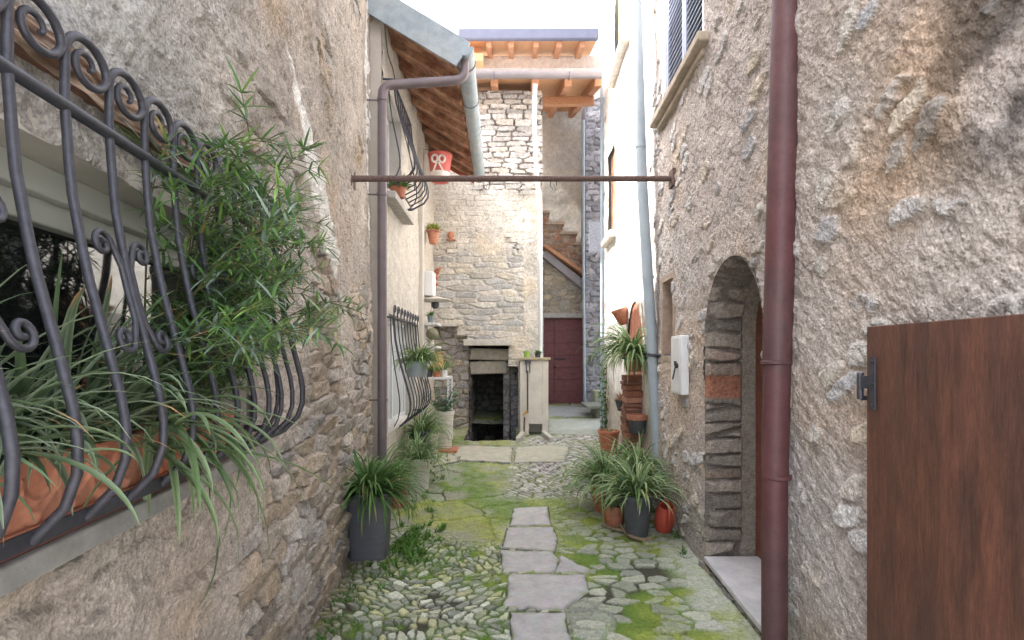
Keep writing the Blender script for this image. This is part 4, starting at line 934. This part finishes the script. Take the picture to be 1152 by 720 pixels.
# ------------------------------------------------------------------ concrete wash stand
ws = thing('concrete_fountain', 'narrow pale concrete tap housing with drain beside the cellar opening', 'fountain', (.33, 8.3, .26))
YC = 8.22; xa, xb, za, zb = X(585, YC), X(617, YC), .27, Z(405, YC)
m = MB(); m.col = (.60, .57, .51)
w3 = X(595, YC), X(610, YC)
m.box(((xa + w3[0]) / 2, YC + .24, (za + zb) / 2), (w3[0] - xa, .46, zb - za)); m.box(((xb + w3[1]) / 2, YC + .24, (za + zb) / 2), (xb - w3[1], .46, zb - za))
m.box(((w3[0] + w3[1]) / 2, YC + .235, (za + .17 + zb) / 2), (w3[1] - w3[0] + .004, .45, zb - za - .17)); m.box(((w3[0] + w3[1]) / 2, YC + .4, za + .09), (w3[1] - w3[0], .1, .18))
m.build('housing', M['plaster'], ws, smooth=False, bevel=.006)
m = MB(); m.col = (.42, .37, .25); m.box(((xa + xb) / 2, YC + .23, zb + .02), (xb - xa + .06, .52, .035)); m.build('top_board', M['stone'], ws, bevel=.005, smooth=False)
for x0_, x1_ in ((586, 581), (611, 619)):
    m = MB(); m.col = (.50, .49, .43); m.beam((X(x0_ + 3 if x0_ < 600 else x0_, YC), YC + .0, .30), (X(x1_ + 2, 7.75), 7.75, .26), .07, .10)
    m.build('drain_kerb', M['stone'], ws, bevel=.01)
m = MB(); m.tube(bend([(X(593.5, YC), YC - .03, zb - .16), (X(593.5, YC), YC - .03, .62)], .02), .011, 8); m.tube([(X(592, YC), YC - .02, zb - .02), (X(592, YC), YC - .03, zb - .20)], .008, 6); m.tube([(X(596, YC), YC - .02, zb - .02), (X(596, YC), YC - .03, zb - .20)], .008, 6); m.box((X(594, YC), YC - .02, zb - .03), (.10, .03, .04)); m.build('tap_pipe', M['iron'], ws)
m = MB(); m.col = (.55, .33, .08); c = Vector((X(592, YC), YC - .06, .60)); m.tube([c + Vector((.03, .05, .03)), c + Vector((-.03, 0, .02)), c + Vector((-.06, 0, -.02))], .013, 8); m.box(c + Vector((-.0, 0, .05)), (.06, .015, .012)); m.build('brass_tap', M['col'], ws)
m = MB(); m.tube([(X(590, YC), YC - .09, .56), (X(589, YC), YC - .09, .24)], .012, 8); m.build('hose', M['rust'], ws)
# two little pots on it
def leafy(m, c, n, r, L, w, col, rnd, el=(.2, 1.4), droop=(.2, 1.2)):
    for i in range(n):
        az = rnd.uniform(0, 6.283); e = rnd.uniform(*el); g_ = rnd.uniform(.7, 1.3)
        cc = tuple(x * g_ for x in col); leaf(m, Vector(c) + Vector((math.cos(az), math.sin(az), 0)) * rnd.uniform(0, r), az, e, L * rnd.uniform(.6, 1.1), w, rnd.uniform(*droop), (cc, cc), seg=4)
rnd = random.Random(21)
tp = zb + .038
t = thing('flower_pot', 'lime green little pot on top of the concrete tap housing', 'flower pot', (X(593, YC), YC + .12, tp), 'small pots on the tap housing')
m = MB(); m.lathe(pot_prof(.052, .10, .8), 20, t.location); m.build('pot_body', mat('lime_pot', (.30, .48, .10), rough=.5), t)
soil_disc(.045, .087, t.location, t); m = MB(); leafy(m, t.location + Vector((0, 0, .09)), 12, .02, .035, .01, (.1, .2, .05), rnd); m.build('foliage', M['leaf'], t)
t = thing('flower_pot', 'dark little pot with a bushy green succulent on top of the concrete tap housing', 'flower pot', (X(605.5, YC), YC + .12, tp), 'small pots on the tap housing')
m = MB(); m.lathe(pot_prof(.050, .075, .8), 20, t.location); m.build('pot_body', M['darkpot'], t)
m = MB(); leafy(m, t.location + Vector((0, 0, .06)), 90, .03, .07, .014, (.10, .22, .06), rnd); m.build('foliage', M['leaf'], t)

# ------------------------------------------------------------------ potted plants
rnd = random.Random(33)
def potted(loc, r, h, mt, label, n, L, w=.016, taper=.72, cat='potted plant', name='potted_plant', group=None, varieg=True, dark=1., wall=None, sx=1, sy=1, el=(.35, 1.45), droop=(1.3, 2.9), foliage=None, rim=.12, rot=None, sq=0):
    t = thing(name, label, cat, loc, group)
    m = MB(); m.lathe(pot_prof(r, h, taper, rim), 48, loc, sx, sy, rot, sq); m.build('pot_body', mt, t)
    soil_disc(r * .93 * min(sx, sy), h * .90, loc, t)
    m = MB(); c = (loc[0], loc[1], loc[2] + h * .92)
    if foliage: foliage(m, c)
    else: spider(m, c, n, L, w, r * .55, varieg, rnd, droop, el, dark=dark, wall=wall)
    m.build('foliage', M['leaf'], t); return t
GP = 'potted spider plants in the alley'
potted((-1.055, 3.95, .0), .165, .50, M['greypot'], 'tall squarish charcoal grey planter with a dark leafy spider plant by the left wall', 300, .52, .021, .80, group=GP, varieg=False, dark=.95, wall=away(-1, WL), sy=.8, rim=.03, sq=4, el=(.2, 1.5), droop=(1.4, 3.0))
m = MB(); leaf(m, (-1.10, 3.95, .5), 2.4, 1.15, .45, .035, .35, ((.05, .14, .03), (.06, .18, .04)), seg=8); leaf(m, (-1.09, 3.95, .5), 2.9, 1.2, .36, .03, .5, ((.05, .14, .03), (.06, .18, .04)), seg=8)
o = m.build('upright_leaf', M['leaf'], [x for x in bpy.data.objects if x.name == 'potted_plant'][0])
aL = away(-1, WL2); aR = away(1, WR)
potted((-1.0, 5.65, .08), .14, .34, M['palepot'], 'pale grey pot with a bright spider plant under the low iron grille, nearer the camera', 190, .50, .015, .8, group=GP, wall=aL)
potted((-1.06, 6.15, .12), .13, .52, M['darkpot'], 'dark pot with tall spider plant just behind the pale pot under the low grille', 170, .52, .015, .8, group=GP, wall=aL)
potted((-1.1, 5.15, .04), .10, .30, M['terra'], 'spider plant spreading at the foot of the brown downpipe on the left', 90, .33, .014, .8, group=GP, wall=aL)
potted((-1.05, 6.7, .17), .13, .36, M['palepot'], 'small pale pot with spider plant beside the tall white pot', 90, .33, .014, .8, group=GP, wall=aL)
def bluish(m, c):
    r2 = random.Random(4)
    for i in range(26):
        az = r2.uniform(0, 6.283); e = r2.uniform(.5, 1.4); L = r2.uniform(.15, .42); d = Vector((math.cos(az) * math.cos(e), math.sin(az) * math.cos(e), math.sin(e)))
        m.col = (.10, .16, .09); m.tube([c, Vector(c) + d * L * .5, Vector(c) + d * L + Vector((0, 0, -.04))], .003, 3)
        for k in range(12):
            q = Vector(c) + d * L * (.3 + .06 * k); a2 = r2.uniform(0, 6.283); g_ = r2.uniform(.8, 1.3)
            leaf(m, q, a2, r2.uniform(-.4, .7), r2.uniform(.05, .10), .02, .5, ((.14 * g_, .24 * g_, .17 * g_),) * 2, seg=3)
tpp = potted((-.92, 7.25, .25), .135, .50, M['palepot'], 'tall white pot with a blue-green leafy plant on a terracotta tile', 0, 0, taper=.72, cat='potted plant', foliage=bluish)
m = MB(); m.box((-.90, 7.2, .215), (.34, .34, .07)); o = m.build('terracotta_tile', M['terra'], bevel=.01); tag(o, 'square terracotta tile under the tall white pot', 'tile')
# hanging zinc planter on the low grille
potted((-1.02, 5.75, 1.27), .12, .17, M['zinc'], 'zinc bucket planter with spider plant hung on the low iron grille', 170, .42, .018, .85, group=GP, wall=aL, el=(.2, 1.3))
# plants on the upper ledge, pots on the grey house wall
potted((-1.12, 5.25, 3.05), .08, .10, M['terra'], 'small terracotta pot with bushy plant on the upper ledge of the grey house', 0, 0, foliage=lambda m, c: leafy(m, c, 140, .06, .14, .016, (.12, .22, .06), random.Random(9)), el=(.2, 1.4))
t = potted((-1.155, 7.8, 3.13), .10, .20, M['terra'], 'round terracotta wall pot with yellow-green plant under the eave sign', 0, 0, taper=.5, foliage=lambda m, c: leafy(m, c, 130, .06, .13, .022, (.24, .30, .06), random.Random(8)), name='wall_pot', cat='wall pot')
t = thing('terracotta_ornament', 'terracotta wall ornament of three curled leaves above the round white lamp', 'ornament', (-1.14, 7.9, 2.6))
m = MB()
for k in range(3): m.tube([(-1.2 + .05 * k, 7.85, 2.52 + k * .09), (-1.15 + .04 * k, 7.82, 2.60 + k * .09), (-1.10, 7.82, 2.55 + .1 * k), (-1.16, 7.84, 2.48 + .1 * k)], [.02, .035, .03, .012], 8)
m.build('relief', M['terra'], t)
t = thing('terracotta_ornament', 'small terracotta piece set on the stone building near the eave', 'ornament', (X(508), 8.7, 3.4)); m = MB(); m.lathe([(.03, 0), (.055, .04), (.05, .10), (.03, .12)], 14, (X(508), 8.70, 3.40)); m.box((X(508), 8.73, 3.39), (.14, .1, .02)); m.build('relief', M['terra'], t)
# wall lamp
t = thing('wall_lamp', 'white disc shaded wall lamp on a white box above the plant shelf', 'lamp', (-1.2, 7.5, 2.3))
m = MB(); m.box((-1.19, 7.5, 2.50), (.20, .26, .34)); m.build('box', M['white'], t, bevel=.01)
m = MB(); m.lathe([(.05, -.03), (.22, -.015), (.235, 0), (.22, .012), (.10, .03), (.06, .05)], 32, (-1.08, 7.5, 2.28)); m.build('disc_shade', M['palepot'], t)
m = MB(); m.lathe([(.03, -.10), (.055, -.07), (.055, -.02), (.03, 0)], 16, (-1.08, 7.5, 2.26)); m.build('bulb_cage', M['darkpot'], t)
# plant shelf with small things
sh = thing('plant_shelf', 'narrow white shelf rack against the grey house full of small pots', 'shelf', (-1.1, 7.6, .25))
for z in (1.18, 1.62, 1.95):
    m = MB(); m.box((-1.10 if z < 1.5 else -1.17, 7.75, z), (.42 if z < 1.5 else .22, .5, .03)); m.build('shelf_board', M['white'], sh)
for x_, y_ in ((-1.27, 7.52), (-.90, 7.52), (-1.27, 7.98), (-.90, 7.98)):
    m = MB(); m.box((x_, y_, 1.15 if x_ < -1 else .70), (.03, .03, 1.8 if x_ < -1 else .92)); m.build('leg', M['white'], sh)
r3 = random.Random(14)
for i, (x_, y_, z_, mt_, s_, lb, h_) in enumerate((
    (-.97, 7.62, 1.196, M['white'], .045, 'white jar with a small plant at the outer end of the plant shelf', .10),
    (-1.07, 7.58, 1.196, M['terra'], .05, 'small terracotta pot beside the white jar on the plant shelf', .09),
    (-1.18, 7.6, 1.196, M['darkpot'], .05, 'dark pot with plant on the low board of the plant shelf', .10),
    (-.99, 7.85, 1.196, M['palepot'], .055, 'pale pot with upright plant at the back of the plant shelf', .12),
    (-1.16, 7.62, 1.636, M['palepot'], .05, 'pale pot on the middle board of the plant shelf', .09),
    (-1.16, 7.62, 1.966, M['zinc'], .05, 'small zinc pot with plant on the top board of the plant shelf', .10))):
    potted((x_, y_, z_), s_, h_, mt_, lb, 0, 0, taper=.8, group='small pots on the plant shelf', foliage=lambda m, c, i=i: leafy(m, c, 45, .03, .10 + .12 * (i == 3), .012, (.12, .24, .06) if i % 2 else (.2, .26, .08), random.Random(i)))
t = thing('dried_ball', 'round dried moss ball hanging under the white disc lamp', 'ornament', (-1.12, 7.3, 1.75)); m = MB(); m.lathe([(.001 + .085 * math.sin(a), -.085 * math.cos(a)) for a in [math.pi * k / 10 for k in range(11)]], 18, (-1.10, 7.35, 1.80)); m.build('ball', mat('moss_ball', (.20, .19, .13), nscale=40, namt=.5, bump=1, bscale=50, bdist=.01), t); m = MB(); m.tube([(-1.10, 7.35, 1.88), (-1.12, 7.4, 2.22)], .003, 4); m.build('cord', M['iron'], t)
t = thing('terracotta_jug', 'orange ceramic jug standing on the plant shelf', 'jug', (-1.10, 7.7, 1.2)); m = MB(); m.lathe([(.07, 0), (.09, .05), (.085, .2), (.05, .32), (.045, .36), (.03, .36)], 20, (-1.08, 7.74, 1.197)); m.build('body', mat('orange_glaze', (.58, .30, .10), rough=.5), t); m = MB(); m.tube([(-1.0, 7.72, 1.4), (-.95, 7.70, 1.44), (-.97, 7.72, 1.53), (-1.04, 7.73, 1.53)], .01, 6); m.build('handle', M['terra'], t)
# garland of dried flowers
# red sign
t = thing('hanging_bucket', 'small red bucket with white emblem hung by a wire under the left eave', 'bucket', (-1.0, 7.3, 3.9))
c = px(495, 190, 7.3); m = MB(); m.col = (.58, .13, .11)
m.lathe([(.09, -.18), (.115, -.178), (.16, .17), (.168, .172), (.168, .19), (.155, .19), (.115, -.15), (.001, -.15)], 28, c); m.build('body', M['col'], t)
m = MB(); m.col = (.78, .72, .70); y_ = c.y - .162
m.lathe([(.1195, -.16), (.134, -.06)], 28, c)
for sx_, sz_ in ((-.05, .09), (.045, .085)):
    m.tube([Vector((c.x + sx_ + .038 * math.cos(a), y_ + .012, c.z + sz_ + .048 * math.sin(a))) for a in [2 * math.pi * k / 14 for k in range(15)]], .015, 6)
m.beam((c.x - .02, y_ + .014, c.z + .04), (c.x - .075, y_ + .05, c.z - .07), .02, .03, (0, 1, 0)); m.beam((c.x, y_ + .014, c.z + .04), (c.x + .06, y_ + .05, c.z - .07), .02, .03, (0, 1, 0)); m.build('emblem', M['col'], t)
m = MB(); m.tube([(c.x - .35, c.y, c.z + .29), (c.x, c.y, c.z + .235), (c.x + .28, c.y, c.z + .20)], .004, 4); m.tube([(c.x - .16, c.y, c.z + .18), (c.x, c.y, c.z + .235), (c.x + .16, c.y, c.z + .18)], .004, 4); m.build('wire', M['iron'], t)

# right side
potted((.90, 5.05, .035), .16, .26, M['terra'], 'terracotta pot with a large striped spider plant, furthest left of the right-hand cluster', 260, .58, .020, .78, group=GP, wall=aR)
potted((1.18, 5.0, .04), .14, .36, M['terra'], 'terracotta pot with spider plant against the blue-grey downpipe', 190, .52, .019, .78, group=GP, wall=aR)
potted((1.03, 4.40, .0), .135, .36, M['darkpot'], 'dark grey tapered pot with a striped spider plant beside the red watering can', 230, .47, .020, .62, group=GP, wall=aR, el=(.3, 1.5))
potted((.90, 4.72, .0), .10, .18, M['terra'], 'small terracotta pot half hidden behind the dark grey pot on the right', 60, .26, .013, .8, group=GP, wall=aR)
t = thing('broad_leaf_sprig', 'broad blue-green leaves growing out of the striped spider plant cluster', 'plant', (1.0, 4.55, .4)); m = MB()
for k in range(6): leaf(m, (1.0, 4.42, .42), -1.6 + k * .5 - 1.2, .7, .17, .085, 1.0, ((.12, .24, .15), (.14, .27, .17)), seg=6, fold=.15)
m.build('foliage', M['leaf'], t)
# low pot with terracotta rim hidden behind
potted((1.27, 7.0, .19), .14, .33, M['terra'], 'wide shallow terracotta pot behind the right-hand cluster near the stone bench', 20, .12, .01, .7, wall=aR, cat='flower pot', name='flower_pot')
# hanging spider plant in wicker basket, ring bracket
t = potted((1.28, 5.62, 1.33), .12, .20, mat('wicker', (.25, .15, .08), nscale=60, namt=.5, bump=1, bscale=60, bdist=.006), 'wicker basket with a cascading spider plant hung high on the right wall', 240, .62, .022, .6, group=GP, wall=aR, el=(.1, 1.3), droop=(1.6, 3.1))
m = MB(); m.tube([(1.28 + .125 * math.cos(a), 5.62 + .125 * math.sin(a), 1.47) for a in [2 * math.pi * k / 16 for k in range(17)]] + [(WR(5.62), 5.62, 1.47)], .006, 5); m.build('bracket', M['iron'], t)
t = potted((1.31, 6.35, .84), .085, .13, M['darkpot'], 'small dark hanging pot with pinkish dried plant below the wicker basket', 0, 0, taper=.6, wall=aR, foliage=lambda m, c: leafy(m, c, 110, .04, .14, .008, (.36, .22, .16), random.Random(3)))
m = MB(); m.tube([(1.31, 6.35, .95), (WR(6.35), 6.35, 1.0)], .008, 5); m.build('bracket', M['iron'], t)
t = thing('flower_pot', 'dark pot with a wide terracotta rim fixed low on the right wall', 'flower pot', (1.345, 5.72, .70)); loc = (1.345, 5.72, .66)
m = MB(); m.lathe([(.06, 0), (.075, .01), (.095, .16), (.09, .17)], 24, loc); m.build('pot_body', M['darkpot'], t)
m = MB(); m.lathe([(.09, .15), (.112, .155), (.115, .205), (.10, .21), (.095, .18), (.001, .18)], 24, loc); m.build('rim', M['terra'], t)
m = MB(); m.tube([(1.36, 5.72, .8), (WR(5.72), 5.72, .8)], .008, 5); m.build('bracket', M['iron'], t)
t = thing('wall_pot', 'empty cone shaped terracotta pot tilted on the white wall above the wicker basket', 'wall pot', (1.36, 6.7, 1.95)); c = px(699, 356, 6.75)
m = MB(); m.lathe([(.05, -.11), (.055, -.105), (.095, .06), (.105, .062), (.108, .10), (.098, .10), (.085, .06), (.001, -.05)], 24, c, rot=Matrix.Rotation(R(-18), 3, 'Y')); m.build('pot_body', M['terra'], t)
m = MB(); m.tube([c + Vector((.05, 0, 0)), Vector((WR(6.75), 6.75, c.z))], .008, 5); m.build('bracket', M['iron'], t)
# column of stacked roof tiles / terracotta bricks below the basket
t = thing('brick_stack', 'narrow column of thin terracotta bricks stacked against the right wall', 'brick stack', (1.36, 5.95, .1))
k = 0; z_ = .13
while z_ < 1.28:
    th = r3.uniform(.035, .07); m = MB(); g_ = r3.uniform(.7, 1.2); m.col = tuple(q * g_ for q in r3.choice([(.30, .13, .09), (.24, .12, .09), (.36, .19, .13), (.26, .17, .13)]))
    m.box((1.345 + r3.uniform(-.012, .012), 5.98 + r3.uniform(-.02, .02), z_ + th / 2), (r3.uniform(.17, .21), r3.uniform(.20, .24), th - .004), Matrix.Rotation(r3.uniform(-.12, .12), 3, 'Z') @ Matrix.Rotation(r3.uniform(-.03, .03), 3, 'Y')); m.build('brick', M['stone'], t, smooth=False, bevel=.008); z_ += th
# trailing vine on corner pipe
t = thing('climbing_vine', 'loose green vine climbing the far corner of the white house', 'vine', (1.45, 8.3, .3)); m = MB(); r4 = random.Random(2)
for s_ in range(5):
    y_ = r4.uniform(7.9, 8.7); p = Vector((WR(y_) - .05, y_, .25)); pts = [p]
    for k in range(12): p = p + Vector((r4.uniform(-.03, .03), r4.uniform(-.06, .06), r4.uniform(.05, .12))); pts.append(p)
    m.col = (.12, .12, .06); m.tube(pts, .004, 3)
    for p in pts[1:]:
        for q in range(5): g_ = r4.uniform(.7, 1.3); leaf(m, p, r4.uniform(2, 4.5), r4.uniform(-.5, .8), r4.uniform(.05, .09), .028, .5, ((.09 * g_, .19 * g_, .05 * g_),) * 2, seg=3)
m.build('foliage', M['leaf'], t)

# watering can (red, seen end on)
t = thing('watering_can', 'red plastic watering can on the ground against the right wall', 'watering can', (1.27, 4.52, 0)); c = Vector((1.27, 4.50, .0))
tilt = Matrix.Rotation(R(24), 3, 'X'); c = Vector((1.275, 4.50, .035)); T_ = lambda x, y, z: c + tilt @ Vector((x, y, z))
m = MB(); m.lathe([(.05, .0), (.066, .004), (.080, .05), (.084, .12), (.080, .18), (.070, .235), (.062, .25), (.056, .246), (.064, .22), (.070, .16), (.066, .06), (.001, .03)], 32, c, sx=1.0, sy=.85, rot=tilt); m.build('body', M['redplastic'], t)
m = MB(); m.tube([T_(0, -.066, .10), T_(0, -.105, .15), T_(0, -.10, .23), T_(0, -.05, .285), T_(0, .02, .29), T_(0, .055, .24)], [.010, .012, .012, .012, .011, .010], 10); m.build('handle', M['redplastic'], t)
m = MB(); m.tube([T_(0, .06, .06), T_(.0, .12, .18), T_(0, .15, .34)], [.02, .015, .011], 10); m.build('spout', M['darkpot'], t)
# a curved branch in front of the dark pot
m = MB(); a_ = [px(698, 592, 4.55), px(704, 600, 4.42), px(713, 608, 4.30), px(723, 611, 4.26), px(733, 609, 4.27)]
for p in a_: p.z = .03
a_[0].z = .06; m.tube(a_, [.010, .013, .016, .016, .012], 8); o = m.build('branch', M['bark']); tag(o, 'curved pale branch lying in front of the dark grey pot', 'branch')
m = MB(); m.tube([(.78, 4.62, .03), (.88, 4.50, .035), (.97, 4.42, .03)], [.012, .014, .008], 7); o = m.build('branch', M['bark']); tag(o, 'short brown stick lying left of the dark grey pot', 'branch')

# ------------------------------------------------------------------ weeds and moss tufts
rnd = random.Random(77)
m = MB()
def tuft(x, y, n, L, w, col):
    z = float(gz(y)) + .01
    for i in range(n):
        az = rnd.uniform(0, 6.283); g_ = rnd.uniform(.7, 1.4); cc = tuple(q * g_ for q in col)
        leaf(m, (x + rnd.uniform(-.02, .02), y + rnd.uniform(-.02, .02), z), az, rnd.uniform(.3, 1.4), L * rnd.uniform(.5, 1.2), w, rnd.uniform(.3, 1.6), (cc, cc), seg=3)
for i in range(95):
    a = rnd.gauss(0, 1); tuft(-.80 + rnd.gauss(0, .10), 4.15 + rnd.gauss(0, .28), 9, .07, .014, (.11, .23, .04))
for i in range(60): y = rnd.uniform(2.7, 4.9); tuft(WL(y) + .06 + abs(rnd.gauss(0, .10)), y, 6, .045, .010, (.10, .20, .05))
for i in range(50): y = rnd.uniform(3.9, 6.5); tuft(WR(y) - .04 - abs(rnd.gauss(0, .06)), y, 6, .06, .010, (.10, .19, .05))
for i in range(60): y = rnd.uniform(4.8, 7.2); tuft(WL2(y) + .15 + abs(rnd.gauss(0, .16)), y, 7, .06, .011, (.13, .23, .05))
o = m.build('weeds', M['leaf']); tag(o, 'small green weeds sprouting from the cobbles along the walls', 'weeds', kind='stuff')
m = MB()
U = np.array([[rnd.uniform(-1.2, 1.35), rnd.uniform(2.75, 6.6)] for _ in range(30000)])
n2 = fbm(U[:, 0] * 5, U[:, 1] * 5, 505, 4); n3 = fbm(U[:, 0] * 2.2 + 5, U[:, 1] * 2.2, 560, 5)
sp = np.clip(1.2 - ((U[:, 0] - .33) / .34) ** 2 - ((U[:, 1] - 4.75) / .55) ** 2, 0, 1)
ok = U[(n3 * .7 + n2 * .3 + sp * .2 > .60)]
H_, _c = ground_fn(ok[:, 0], ok[:, 1])
for (x, y), hh in zip(ok[:9000], H_):
    if WL(y) + .03 < x < WR(y) - .03 and not (-.05 < x < .35 and y < 3.9):
        g_ = rnd.uniform(.7, 1.3); cc = (.17 * g_, .25 * g_, .045 * g_); az = rnd.uniform(0, 6.28)
        leaf(m, (x, y, float(gz(y)) + hh - .003), az, rnd.uniform(.5, 1.4), rnd.uniform(.008, .02), .005, .5, (cc, cc), seg=1)
o = m.build('moss', M['leaf']); tag(o, 'short bright moss growing between the cobbles', 'moss', kind='stuff')
